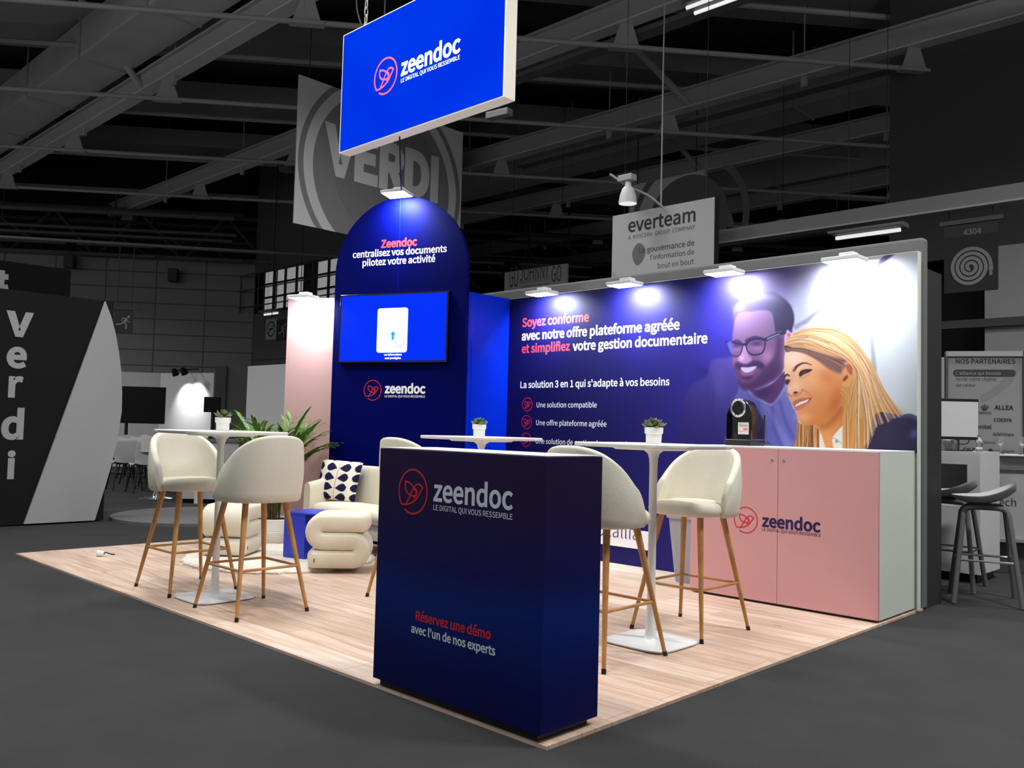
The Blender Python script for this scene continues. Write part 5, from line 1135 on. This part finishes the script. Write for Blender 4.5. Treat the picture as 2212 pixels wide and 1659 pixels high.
# running man exit signs and no smoking sign
def runner(fr, cu, cv, s, m, parent):
    T = lambda L: [(cu+a*s, cv+b*s) for a, b in L]; mb = MB()
    mb.prism([(cu+s*(0.62+0.17*math.cos(i*.4)), cv+s*(0.72+0.17*math.sin(i*.4))) for i in range(16)], fr, 0.001, 0.002)
    mb.ribbon(fr, T([(0.42, 0.52), (0.05, -0.08)]), 0.30*s); mb.ribbon(fr, T([(0.05, 0.0), (-0.35, -0.30), (-0.95, -0.36)]), 0.16*s)
    mb.ribbon(fr, T([(0.05, -0.05), (0.36, -0.32), (0.34, -0.92)]), 0.17*s); mb.ribbon(fr, T([(0.35, 0.50), (-0.15, 0.50), (-0.22, 0.12)]), 0.12*s); mb.ribbon(fr, T([(0.42, 0.45), (0.45, 0.12), (0.72, 0.02)]), 0.12*s)
    return mb.build('running_man', m, parent, normals=False)
XF = facing(265, 690, 15, 10); a = XF.at(246, 668); b_ = XF.at(285, 720)
pz_ = XF.at(281, 528)[1]; mb = MB(); mb.cyl(XF.w(a[0]-6, pz_, -0.01), XF.w(b_[0]+5, pz_, -0.01), 0.03, n=10); beam(mb, g(80))
xs_ = thing('exit_sign', XF.w((a[0]+b_[0])/2, b_[1], 0), 'dark hanging exit sign with a running man beside the pale pointed sail panel', 'sign')
mb = MB(); mb.rect(XF, a[0], b_[1], b_[0], a[1], -0.02, 0); mb.build('sign_panel', g(48), xs_, bevel=0.004); runner(XF, (a[0]+b_[0])/2+0.01, (a[1]+b_[1])/2-0.01, 0.13, g(130), xs_)
mb = MB(); mb.rect(XF, a[0]-0.02, a[1], b_[0]+0.10, a[1]+0.04, -0.03, 0.01); mb.build('hanging_rail', g(60), xs_)
for uu in (a[0]+0.05, b_[0]-0.03): mb = MB(); mb.cyl(XF.w(uu, a[1]+0.04, -0.01), XF.w(uu, XF.at(281, 528)[1], -0.01), 0.007, n=6); mb.build('suspension_wire', M['cable'], xs_)
NF = Frame((0, -9.4, 0), (-1, 0, 0)); a = NF.at(575, 690); b_ = NF.at(596, 732)
ns_ = thing('no_smoking_sign', NF.w((a[0]+b_[0])/2, b_[1], 0), 'small pale hanging no smoking sign beyond the pink wall', 'sign')
mb = MB(); mb.rect(NF, a[0], b_[1], b_[0], a[1], -0.02, 0); mb.build('sign_panel', g(150), ns_)
c_ = ((a[0]+b_[0])/2, (a[1]+b_[1])/2); mb = MB(); rr_ = (b_[0]-a[0])*0.36; mb.ribbon(NF, [(c_[0]+rr_*math.cos(i*.2), c_[1]+rr_*math.sin(i*.2)) for i in range(32)], 0.035, closed=False); mb.ribbon(NF, [(c_[0]-rr_*.7, c_[1]-rr_*.7), (c_[0]+rr_*.7, c_[1]+rr_*.7)], 0.03); mb.ribbon(NF, [(c_[0]-rr_*.6, c_[1]), (c_[0]+rr_*.6, c_[1])], 0.035); mb.build('no_smoking_ring', g(30), ns_, normals=False)
a2 = NF.at(598, 692); b2 = NF.at(650, 732)
x2 = thing('exit_sign', NF.w((a2[0]+b2[0])/2, b2[1], 0), 'dark exit sign half covered by the edge of the pink wall', 'sign')
mb = MB(); mb.rect(NF, a2[0], b2[1], b2[0], a2[1], -0.02, 0); mb.build('sign_panel', g(46), x2); runner(NF, a2[0]+0.28, (a2[1]+b2[1])/2, 0.2, g(150), x2)
mb = MB(); mb.cyl(NF.w(b2[0]-0.1, a2[1], -0.01), NF.w(b2[0]-0.1, 9.6, -0.01), 0.01, n=6); mb.build('suspension_wire', g(40), x2)
mb = MB(); mb.cyl(NF.w((a[0]+b_[0])/2, a[1], -0.01), NF.w((a[0]+b_[0])/2, 9.6, -0.01), 0.01, n=6); mb.build('suspension_wire', g(40), ns_)
# lit and unlit luminaires
def luminaire(p0, p1, n, label, gap=0.2, up=(0, 0, 0.07)):
    p0, p1 = Vector(p0), Vector(p1); d = (p1-p0).normalized(); s_ = d.cross(UP).normalized(); t = thing('fluorescent_lamp', (p0+p1)/2, label, 'lamp')
    mb = MB(); c_ = (p0+p1)/2+Vector(up); mb.box(c_, ((p1-p0).length+0.1, gap*max(1, n-1)+0.12, 0.06), math.atan2(d.y, d.x)); mb.build('housing', g(110), t)
    for k in range(n):
        o_ = s_*gap*(k-(n-1)/2); mb = MB(); mb.cyl(p0+o_, p1+o_, 0.026, n=12); mb.build('tube', M['tube'], t, 40)
    for f in (0.2, 0.8): q = p0+(p1-p0)*f; mb = MB(); mb.cyl(q+Vector(up), (q.x, q.y, 9.6), 0.004, n=6); mb.build('suspension_wire', M['cable'], t)
pa = onZ(1492, 23, 6.9); luminaire(pa, (pa.x-1.6, pa.y, pa.z), 2, 'twin tube fluorescent lamp lit at the top edge near the thin vertical brace')
pa = onY(1806, 515, -9.0); pb = onY(1945, 498, -9.0); pb.z = pa.z; luminaire(pa, pb, 1, 'single lit fluorescent tube hanging behind the top of the printed wall')
pa = onY(571, 680, -9.9); pb = onY(600, 676, -9.9); pb.z = pa.z; luminaire(pa, pb, 1, 'short lit fluorescent tube above the no smoking sign')
pa = atd(1078, 247, 11.5); jb = thing('emergency_light', pa, 'pale box-shaped emergency light just under the hanging blue sign corner', 'lamp')
mb = MB(); mb.box(pa, (0.36, 0.13, 0.09), R_(8)); mb.build('housing', g(150), jb, bevel=0.01); mb = MB(); mb.cyl(pa+Vector((0, 0, 0.04)), (pa.x, pa.y, 9.6), 0.012, n=6); mb.build('suspension_wire', M['cable'], jb)
for px, py, dd, lab in ((620, 370, 22, 'round high bay lamp at the edge of the large round banner'), (1690, 497, 15.5, 'round high bay lamp under the roof above the printed wall')):
    pa = atd(px, py, dd); hb = thing('high_bay_lamp', pa, lab, 'lamp'); mb = MB(); mb.lathe([(0.0, 0.0), (0.20, 0.0), (0.21, 0.05), (0.19, 0.12), (0.10, 0.18), (0.0, 0.2)], pa, 28); mb.build('shade', g(118), hb, 50); mb = MB(); mb.cyl(pa+Vector((0, 0, 0.19)), (pa.x, pa.y, 9.6), 0.006, n=6); mb.build('suspension_wire', M['cable'], hb)

# ---- lettered black stand at the left
VS = Frame((8.25, 0, 0), (0, -1, 0)); 
vs_ = thing('exhibition_wall', (8.3, 0.2, 0), 'tall black stand wall lettered verdi down its face with a pale sail panel', 'display wall')
mb = MB(); mb.rect(VS, -3.2, 0.0, 1.551, 2.55, -0.12, 0); mb.build('panel', g(26, 0.9), vs_)
SP = VS.off(0.04)
sail = [(228, 651), (52, 1132), (205, 1124), (222, 1068), (240, 1008), (254, 945), (263, 890), (264, 850), (262, 800), (257, 760), (250, 720), (240, 682)]
mb = MB(); pts = [SP.at(*p) for p in sail]; pts = [(u, max(v, 0.0)) for u, v in pts]; mb.prism(pts, SP, -0.03, 0.0); mb.build('sail_panel', g(170, 0.6), vs_)
VT = VS.off(0.003)
for ch, x0, x1, by, sc in (('v', 11, 71, 724, 1.0), ('e', 13, 57, 792, 1.0), ('r', 17, 49, 856, 1.0), ('d', 1, 50, 946, 1.0), ('i', 14, 31, 1032, 1.0)):
    text(VT, ch, (x0, by), (x1, by), g(164), vs_, 0.016)
FB = Frame((9.6, 0, 0), (0, -1, 0)); a = FB.at(-200, 560); b_ = FB.at(151, 640)
fb = thing('stand_fascia', FB.w(b_[0]-0.8, b_[1]-0.5, 0), 'black fascia with a pale italic letter rising behind the lettered black wall', 'fascia')
mb = MB(); mb.rect(FB, -2.5, 0.0, b_[0], FB.at(151, 583)[1], -0.08, 0); mb.build('panel', g(9, 0.95), fb); text(FB.off(0.002), 't', (-10, 622), (19, 622), g(140), fb, 0.03, 1.0)
pd = tag(MB().lathe([(0.0, -0.015), (1.0, -0.015), (1.0, 0.02), (0.99, 0.025), (0.0, 0.025)], (8.05, -2.62, 0), 72).build('podium', g(108, 0.5), None, 40), 'low round grey podium at the foot of the lettered black wall', 'podium')
# white booth far behind with spots, screens and chairs
WA = facing(300, 900, 21.5, 12)
def part_wall(name, fr, u0, u1, z1, m, lab):
    o = structure(hexa(MB(), fr, u0, u1, 0, z1, -0.1, 0).build(name, m)); return o
ua, ub = WA.at(215, 820)[0], WA.at(347, 820)[0]; zc = WA.at(347, 806)[1]
part_wall('partition_wall', WA, ua, ub, zc, g(190), '')
pc = WA.w(ub, 0); WB_ = Frame((pc.x, pc.y, 0), RH*math.cos(R_(-25))+FH*math.sin(R_(-25)))
uc = WB_.at(462, 820)[0]; part_wall('partition_wall', WB_, 0, uc, zc, g(200), '')
DC = facing(463, 900, 18.5, 5); ud = DC.at(485, 900)[0]; ue = DC.at(532, 900)[0]; u9 = DC.at(462, 900)[0]
part_wall('pillar', DC, u9, ud, DC.at(470, 790)[1], g(72), ''); part_wall('partition_wall', DC.off(-0.06), ud, ue, DC.at(500, 793)[1], g(92), '')
WC_ = Frame((0, -5.6, 0), (-1, 0, 0)); ua, ub = WC_.at(533, 850)[0], WC_.at(650, 850)[0]
part_wall('partition_wall', WC_, ua, ub, WC_.at(570, 789)[1], g(196), '')
for px, py, lab in ((409, 808, 'black spot lamp on the far white booth wall, left of its lit twin'), (428, 806, 'lit spot lamp on the far white booth wall above the small screen')):
    c_ = WB_.at(px, py); P = WB_.w(c_[0], c_[1], 0.45); sp_ = thing('spot_lamp', P, lab, 'lamp', 'spot lamps on the far white booth')
    D_ = (WB_.n*-0.55+Vector((0, 0, -0.85))).normalized(); mb = MB(); mb.cyl(P-D_*0.10, P+D_*0.06, 0.05, 0.085, 16); mb.build('shade', g(24), sp_, 40)
    mb = MB(); mb.cyl(P+D_*0.055, P+D_*0.062, 0.08, n=16); mb.build('lamp_lens', M['tube'], sp_); mb = MB(); mb.cyl(P-D_*0.06, WB_.w(c_[0], c_[1]+0.1, 0.0), 0.014, n=8); mb.build('arm', g(24), sp_)
    l = bpy.data.lights.new('spot_light', 'SPOT'); l.energy = 75; l.spot_size = R_(75); l.spot_blend = 0.7; l.shadow_soft_size = 0.05; lo = bpy.data.objects.new('spot_light', l); C.collection.objects.link(lo); lo.location = P+D_*0.08; lo.rotation_euler = D_.to_track_quat('-Z', 'Y').to_euler()
def screen_stand(fr, px0, py0, px1, py1, label):
    a = fr.at(px0, py0); b_ = fr.at(px1, py1); t = thing('screen_stand', fr.w((a[0]+b_[0])/2, 0, -0.02), label, 'screen', 'dark screens on floor stands'); cu = a[0]+(b_[0]-a[0])*0.12 if px0 < 300 else (a[0]+b_[0])/2
    mb = MB(); mb.rect(fr, a[0], b_[1], b_[0], a[1], -0.06, 0); mb.build('screen', g(6, 0.6), t, bevel=0.005)
    mb = MB(); mb.cyl(fr.w(cu, 0.02, -0.1), fr.w(cu, b_[1]+0.1, -0.1), 0.035, n=12); mb.build('pole', M['black'], t, 40)
    mb = MB(); p = fr.w(cu, 0, -0.1); mb.slab([(p.x-0.3, p.y-0.3), (p.x+0.3, p.y-0.3), (p.x+0.3, p.y+0.3), (p.x-0.3, p.y+0.3)], -0.014, 0.02); mb.build('base_plate', M['black'], t)
screen_stand(facing(308, 870, 19.0, 5), 262, 834, 354, 916, 'large blank black screen on a pole in front of the far white booth')
screen_stand(facing(450, 870, 17.6, 5), 441, 857, 475, 891, 'small blank black screen on a pole behind the succulent on the far bar table')
def make_chair(m):
    t = thing('meeting_chair', (0, 0, 0), 'x', 'chair', 'grey shell chairs of the far meeting area')
    R = []
    for k in range(15):
        f = k/14
        if f < 0.5: y = 0.22-0.40*(f/0.5); z = 0.455-0.03*math.sin(math.pi*f/0.5)
        else: q = (f-0.5)/0.5; y = -0.18-0.10*q; z = 0.455+0.40*q
        hw = 0.215*(1-0.12*max(0, (f-0.8)/0.2)**2); up = 0.03*(1-abs(f-0.5)*1.2)
        R.append([(hw*x, y+0.02*(abs(x)**2 if f > 0.5 else 0), z+up*abs(x)**3) for x in np.linspace(-1, 1, 9)]+[(hw*x, y-0.012+0.02*(abs(x)**2 if f > 0.5 else 0), z-0.012+up*abs(x)**3) for x in np.linspace(1, -1, 9)])
    mb = MB(); mb.rings(R); mb.build('shell', m, t, 60)
    for sx in (-1, 1):
        for sy in (-1, 1): mb = MB(); mb.cyl((sx*0.17, sy*0.15, 0.44), (sx*0.235, sy*0.23, -0.014), 0.014, n=8); mb.build('leg', M['black'], t)
    for sy in (-1, 1): mb = MB(); mb.cyl((-0.17, sy*0.15, 0.435), (0.17, sy*0.15, 0.435), 0.014, n=8); mb.build('seat_rail', M['black'], t)
    return t
ch0 = make_chair(g(190)); first = True
CH = [(268, 1063, 'front row shell chair nearest the pale sail panel'), (312, 1069, 'front row shell chair just left of the cream bar stool'),
      (254, 1047, 'second row shell chair partly behind the sail panel edge'), (294, 1052, 'second row shell chair in the middle'), (336, 1058, 'second row shell chair half hidden by the cream stool'),
      (250, 1036, 'rear row shell chair beside the sail panel under the big screen'), (285, 1039, 'rear row shell chair second from the sail panel'), (322, 1043, 'rear row shell chair before the swivel stool')]
yaw_c = math.atan2(FH.y, FH.x)-math.pi/2+R_(38)
for i, (px, py, lab) in enumerate(CH):
    p = onZ(px, py-5, -0.014); t = ch0 if i == 0 else copy_tree(ch0); t.location = (p.x, p.y, 0); t.rotation_euler = (0, 0, yaw_c); t['label'] = lab
# swivel stool, white desk, black cabinet
p = onZ(336, 1078, -0.015); sw = thing('swivel_chair', (p.x, p.y, 0), 'pale swivel chair on a chrome foot half hidden by the cream bar stool', 'chair')
mb = MB(); mb.lathe([(0.0, 0.0), (0.24, -0.014), (0.24, 0.0), (0.05, 0.03), (0.035, 0.08), (0.03, 0.62), (0.0, 0.62)], (p.x, p.y, 0), 28); mb.build('pedestal', M['chrome'], sw, 40)
mb = MB(); mb.squircle([(0.05, 0.05, 0.62), (0.20, 0.20, 0.66), (0.23, 0.23, 0.70), (0.21, 0.21, 0.70), (0.0, 0.0, 0.665)], (p.x, p.y, 0), 3, 32); mb.build('seat', g(190), sw, 60)
R = []; 
for k in range(13):
    a = yaw_c+R_(200)+R_(150)*(k/12-0.5); hh = 0.26*math.sin(math.pi*(k+1)/14)**0.6; R.append([(p.x+r_*math.cos(a), p.y+r_*math.sin(a), z) for r_, z in ((0.23, 0.69), (0.25, 0.69+hh), (0.235, 0.69+hh), (0.215, 0.69))])
mb = MB(); mb.rings(R); mb.build('backrest', g(190), sw, 60)
dp = facing(455, 1000, 12.6, 3); a = dp.at(391, 947); b_ = dp.at(521, 1093)
rd_ = thing('white_desk', dp.w((a[0]+b_[0])/2, 0, -0.3), 'long pale grey counter of the far booth behind the two cream stools', 'desk')
mb = MB(); mb.rect(dp, a[0], 0.05, b_[0], a[1]-0.04, -0.6, 0); mb.build('body', g(170), rd_); mb = MB(); mb.rect(dp, a[0]-0.02, a[1]-0.04, b_[0]+0.02, a[1], -0.62, 0.02); mb.build('worktop', g(96), rd_)
u_ = dp.at(423, 1090)[0]; mb = MB(); mb.rect(dp, u_-0.02, -0.015, u_+0.03, a[1]-0.04, 0, 0.03); mb.build('post', g(196), rd_); mb = MB(); mb.rect(dp, a[0]+0.05, -0.015, b_[0]-0.05, 0.05, -0.55, -0.05); mb.build('plinth', M['black'], rd_)
for px0, px1, lab in ((443, 450, 'small black box on the far pale counter by the table column'), (456, 463, 'small black object on the far pale counter just right of another')):
    q0 = dp.at(px0, 947)[0]; q1 = dp.at(px1, 947)[0]; mb = MB(); mb.rect(dp, q0, a[1], q1, a[1]+0.05, -0.25, -0.15); tag(mb.build('small_box', M['black'], None, bevel=0.004), lab, 'box')
dk = facing(565, 1000, 12.2, -8); a = dk.at(517, 940); b_ = dk.at(660, 1100); bx = thing('black_cabinet', dk.w((a[0]+b_[0])/2, 0, -0.2), 'dark cabinet standing behind the potted palm', 'cabinet')
mb = MB(); mb.rect(dk, a[0], 0.0, b_[0], a[1], -0.5, 0); mb.build('body', g(46), bx, bevel=0.005); mb = MB(); mb.rect(dk, a[0]+0.03, -0.015, b_[0]-0.03, 0.0, -0.47, -0.03); mb.build('plinth', M['black'], bx)

# ---- neighbours behind the printed wall and at the right
nw = structure(MB().boxf((-0.045, -4.03, -0.015), (5.2, -3.93, 2.62)).build('wall_neighbour', g(112), bevel=0.02))
structure(MB().boxf((-0.035, -4.34, -0.015), (5.2, -4.03, 2.41)).build('wall_neighbour', g(52)))
BG = Frame((0, -11.5, 0), (-1, 0, 0)); A_ = lambda px, py: BG.at(px, py)
u0, u1, u2, u3 = A_(1900, 600)[0], A_(2034, 600)[0], A_(2127, 600)[0], A_(2420, 600)[0]
structure(hexa(MB(), BG.off(-0.4), u0, u3, A_(2126, 540)[1], 9.6, -0.2, 0).build('wall_right', g(80)))
structure(hexa(MB(), BG.off(-0.9), u0, u3, 0, 6, -0.2, 0).build('wall_right', g(12)))
structure(hexa(MB(), BG, u2, u3, 0, A_(2126, 535)[1], -0.2, 0).build('wall_right', g(160)))
structure(hexa(MB(), BG.off(0.1), u1-0.5, u3, A_(2080, 703)[1]-0.05, A_(2080, 703)[1]+0.07, -0.1, 0).build('ceiling_beam', g(78)))
PF = facing(2050, 850, 8.6, -18); ua = PF.at(2047, 800)[0]; ub = PF.at(2210, 800)[0]; zt_ = PF.at(2050, 759)[1]
pp = thing('partner_panel', PF.w((ua+ub)/2, 0, -0.03), 'grey stand panel headed NOS PARTENAIRES with partner logos', 'display panel')
mb = MB(); mb.rect(PF, ua, 0, ub, zt_-0.05, -0.04, 0); mb.build('poster', g(128), pp); mb = MB(); mb.rect(PF, ua-0.02, zt_-0.05, ub+0.02, zt_, -0.06, 0.02); mb.build('top_rail', g(150), pp)
mb = MB(); mb.rect(PF, ua-0.02, 0, ua, zt_, -0.06, 0.02); mb.build('post', g(70), pp); mb = MB(); mb.rect(PF, ub-0.005, 0, ub+0.12, zt_, -0.06, 0.02); mb.build('post', g(60), pp)
PT = PF.off(0.002); dkg = g(34)
c_ = PF.at(2190, 780); mb = MB(); mb.ribbon(PF, smooth_pts([PF.at(2192, 758), PF.at(2196, 790), PF.at(2180, 818), PF.at(2150, 845), PF.at(2120, 862)], 6), 0.07, d1=0.001); mb.build('printed_swoosh', g(118), pp, normals=False)
text(PT, 'NOS PARTENAIRES', (2065, 787), (2193, 783.4), dkg, pp, 0.004)
a = PF.at(2059, 813); b_ = PF.at(2194, 799.5); mb = MB(); mb.prism(rrect(a[0], a[1], b_[0], b_[1]+0.004, (b_[1]-a[1])*0.5), PF, 0.001, 0.002); mb.build('printed_pill', g(56), pp)
for s_, p0, p1, v, bo in (("L'alliance qui booste", (2065, 811), (2162, 808), 150, 0), ('toute votre chaîne', (2065, 823), (2152, 821), 62, 0), ('de valeur', (2065, 835.5), (2108, 834.5), 62, 0),
                      ('ALLEA', (2148, 885), (2189, 884.5), 40, .012), ('balios', (2112, 894.5), (2141, 894.5), 60, .004), ('COEXYA', (2147, 911), (2186, 910.5), 34, .012), ('unitel', (2110, 926), (2142, 925.5), 40, .01),
                      ('Arkhineo', (2144, 942), (2190, 941.5), 44, .006), ('Tenexa', (2120, 958.5), (2150, 958), 50, 0), ('CALEDO', (2081, 975), (2122, 975), 36, .014), ('quadient', (2147, 977.5), (2191, 977.5), 70, 0)):
    text(PT, s_, p0, p1, g(v), pp, bo, d=0.0006)
mb = MB()
for k in range(5):
    q = PF.at(2127+(k-2)*1.6, 886); q2 = PF.at(2127+(k-2)*4.2, 873+abs(k-2)*2.2); mb.ribbon(PT, [q, q2], 0.008)
c_ = PF.at(2139.5, 973.5); mb.prism([(c_[0]+0.022*math.cos(i*.5), c_[1]+0.02*math.sin(i*.5)) for i in range(13)], PT, 0, 0.001); mb.build('printed_marks', g(50), pp, normals=False)
structure(MB().boxf((0.05, -7.3, 0), (1.2, -7.25, 2.05)).build('partition_wall', g(165)))
# desk with open niche
dx0, dx1, dy0, dy1, dz1 = 0.03, 0.95, -6.06, -5.50, 1.085
dsk = thing('stand_counter', ((dx0+dx1)/2, (dy0+dy1)/2, 0), 'pale grey counter with an open shelf beside the dark neighbouring wall', 'counter')
w_ = g(206); mb = MB(); mb.boxf((dx0, dy0, dz1-0.11), (dx1, dy1, dz1)); mb.build('worktop', w_, dsk); mb = MB(); mb.boxf((dx0, dy0, 0.06), (dx0+0.10, dy1, dz1-0.11)); mb.build('side_panel', w_, dsk)
mb = MB(); mb.boxf((dx0+0.10, dy0, 0.06), (dx1, dy1, 0.62)); mb.build('lower_body', w_, dsk); mb = MB(); mb.boxf((dx0+0.10, dy0, 0.62), (dx1, dy0+0.03, dz1-0.11)); mb.build('back_panel', g(170), dsk)
mb = MB(); mb.boxf((dx0+0.04, dy0+0.04, -0.015), (dx1, dy1-0.05, 0.06)); mb.build('plinth', M['black'], dsk)
q = onZ(2098, 1072, 0.62); pt_ = thing('small_plant_pot', (0.19, -5.62, 0.62), 'little white pot with dark foliage inside the open counter shelf', 'plant')
mb = MB(); mb.lathe([(0.0, 0.0), (0.035, 0.0), (0.043, 0.075), (0.038, 0.075), (0.0, 0.07)], (0.19, -5.62, 0.62), 24); mb.build('pot', g(170), pt_, 40); mb = MB()
for i in range(40):
    a = random.uniform(0, 6.28); r_ = random.uniform(0, .038); mb.ball((0.19+r_*math.cos(a), -5.62+r_*math.sin(a), 0.70+random.uniform(0, .035)), 0.011, n=6, m=4)
mb.build('foliage', g(64), pt_, 60)
# monitor
MF = facing(2072, 905, 7.55, -4); a = MF.at(2025, 860); b_ = MF.at(2114.5, 951); mo = thing('monitor', MF.w((a[0]+b_[0])/2, dz1, 0), 'computer monitor with a pale screen standing on the grey counter', 'monitor')
mb = MB(); mb.rect(MF, a[0], b_[1], b_[0], a[1], -0.035, 0); mb.build('bezel', M['black'], mo, bevel=0.004); mb = MB(); mb.rect(MF, a[0], b_[1]+0.026, b_[0]-0.005, a[1]-0.026, 0, 0.001); mb.build('screen', mat('lit_grey_screen', S(120), 0.3, emit=S(160), strength=0.8), mo)
mb = MB(); cm_u = (a[0]+b_[0])/2; mb.rect(MF, cm_u-0.025, dz1+0.01, cm_u+0.025, b_[1]+0.1, -0.06, -0.035); mb.rect(MF, cm_u-0.1, dz1, cm_u+0.1, dz1+0.012, -0.16, 0.05); mb.build('monitor_stand', M['black'], mo)
mb = MB(); ca_ = MF.at(2100, 951); mb.tube(smooth_pts([tuple(MF.w(ca_[0], ca_[1]+0.02, -0.03)), tuple(MF.w(ca_[0]-0.03, ca_[1]-0.03, -0.03)), tuple(MF.w(ca_[0]-0.09, ca_[1]-0.035, -0.03)), tuple(MF.w(ca_[0]-0.14, ca_[1]-0.03, -0.05))], 6), 0.004); mb.build('cable', M['cable'], mo, 50)
def on_top(px, depth, z): d = ray(px, 950); p = CAM+d*(depth); return Vector((p.x, p.y, z))
glass = mat('clear_plastic', S(225), 0.1, trans=0.85)
p = Vector((0.10, -5.75, dz1)); d_ = ray(2115, 960); k_ = (-5.72-CAM.y)/d_.y; p = CAM+d_*k_; p.z = dz1
bo_ = thing('water_bottle', p, 'clear plastic water bottle on the corner of the grey counter', 'bottle')
mb = MB(); mb.lathe([(0.0, 0.0), (0.027, 0.0), (0.03, 0.006), (0.03, 0.035), (0.027, 0.04), (0.03, 0.045), (0.03, 0.075), (0.028, 0.095), (0.012, 0.122), (0.011, 0.13), (0.0, 0.13)], p, 24); mb.build('bottle_body', glass, bo_, 40); mb = MB(); mb.cyl(p+Vector((0, 0, 0.13)), p+Vector((0, 0, 0.143)), 0.013, n=14); mb.build('cap', g(110), bo_, 40)
d_ = ray(2050, 965); k_ = (-5.60-CAM.y)/d_.y; p = CAM+d_*k_; tb = thing('tissue_box', (p.x, p.y, dz1), 'crumpled clear box with papers lying on the grey counter', 'box')
mb = MB(); mb.boxf((p.x-0.06, p.y-0.06, dz1), (p.x+0.13, p.y+0.06, dz1+0.10)); mb.build('clear_box', glass, tb, bevel=0.008); mb = MB(); mb.boxf((p.x-0.03, p.y-0.04, dz1+0.004), (p.x+0.02, p.y+0.04, dz1+0.072)); mb.build('dark_content', g(96), tb); mb = MB()
for i in range(5): mb.box((p.x+0.07, p.y, dz1+0.012+i*0.016), (0.09, 0.09, 0.006), random.uniform(-.3, .3))
mb.build('papers', g(190), tb)
# side table with glasses and lettered panel
LF_ = facing(2200, 990, 7.9, -6); a = LF_.at(2153, 981); tb2 = thing('stand_shelf', LF_.w(a[0]+0.3, 0, 0), 'pale shelf table with a lower board at the far edge of the partner stand', 'table')
zs = a[1]; mb = MB(); mb.rect(LF_, a[0], zs-0.012, a[0]+0.75, zs, -0.35, 0.05); mb.build('table_top', g(220), tb2); mb = MB(); mb.rect(LF_, a[0], zs-0.14, a[0]+0.75, zs-0.11, -0.02, 0.0); mb.build('lower_board', g(112), tb2)
mb = MB(); mb.rect(LF_, a[0], 0.30, a[0]+0.75, zs-0.012, -0.06, -0.03); mb.build('front_panel', g(168), tb2); mb = MB(); mb.rect(LF_, a[0], 0.27, a[0]+0.75, 0.30, -0.06, 0); mb.build('bottom_rail', g(140), tb2); mb = MB(); mb.rect(LF_, a[0], -0.015, a[0]+0.75, 0.27, -0.2, -0.12); mb.build('kick_panel', g(84), tb2)
text(LF_.off(-0.028), 'tech', (2149, 1093), (2195, 1093), g(60), tb2, 0, d=0.001)
def wineglass(p, lab):
    t = thing('wine_glass', p, lab, 'glass', 'wine glasses on the shelf table'); mb = MB(); mb.lathe([(0.0, 0.0), (0.032, 0.0), (0.03, 0.004), (0.005, 0.008), (0.004, 0.065), (0.012, 0.075), (0.030, 0.10), (0.034, 0.125), (0.030, 0.16), (0.029, 0.16), (0.032, 0.125), (0.028, 0.10), (0.0, 0.08)], p, 24); mb.build('glass_body', mat('clear_glass', S(235), 0.05, trans=0.9), t, 50)
wineglass(LF_.w(LF_.at(2170, 980)[0], zs, -0.08), 'empty wine glass on the shelf table before the partner logos'); wineglass(LF_.w(LF_.at(2218, 980)[0], zs, -0.08), 'wine glass on the shelf table cut by the picture edge')
# grey bar stools of the neighbour
def make_gstool():
    t = thing('shell_bar_stool', (0, 0, 0), 'x', 'stool', 'grey shell bar stools of the neighbouring stand')
    for sy in (-1, 1):
        P = [(-0.22, sy*0.25, -0.012), (-0.155, sy*0.13, 0.58), (-0.145, sy*0.11, 0.645), (-0.11, sy*0.10, 0.68), (0.0, sy*0.098, 0.686), (0.11, sy*0.10, 0.68), (0.145, sy*0.11, 0.645), (0.155, sy*0.13, 0.58), (0.22, sy*0.25, -0.012)]
        mb = MB(); mb.tube(smooth_pts(P, 5), 0.019, 8); mb.build('leg_frame', g(98, 0.5), t, 50)
    mb = MB(); z = 0.30; q = 0.19; mb.tube([(-q, -0.19, z), (q, -0.19, z), (q, 0.19, z), (-q, 0.19, z)], 0.009, 8, True); mb.build('footrest', M['chrome'], t, 50)
    R = []
    for k in range(25):
        cx_ = -math.cos(math.pi*k/24); x = 0.215*cx_-0.005; f = (cx_+1)/2; z0 = 0.728+0.018*(1-f)**3+0.085*max(0, (f-0.4)/0.6)**1.7; hw = 0.20*max(0.0004, 1-abs(cx_)**2.6)**0.55
        top = [(x, hw*y, z0+0.045*abs(y)**2.2*(0.25+f)+0.012) for y in np.linspace(-1, 1, 13)]
        bot = [(x, hw*y, z0+0.045*abs(y)**2.2*(0.25+f)+0.006-0.032*(1-y*y)*(1-cx_**4)) for y in np.linspace(1, -1, 13)]
        R.append(top+bot)
    mb = MB(); mb.rings(R); mb.build('seat', g(176, 0.5), t, 60)
    mb = MB(); mb.box((0, 0, 0.706), (0.22, 0.15, 0.012)); mb.build('seat_plate', M['black'], t)
    return t
gs = make_gstool(); gs.location = (-0.225, -4.70, 0); gs.rotation_euler = (0, 0, R_(200)); gs['label'] = 'grey shell bar stool standing clear of the dark neighbouring wall'
g2 = copy_tree(gs); g2.location = (0.16, -5.15, 0); g2.rotation_euler = (0, 0, R_(186)); g2['label'] = 'grey shell bar stool half hidden by the dark neighbouring wall'
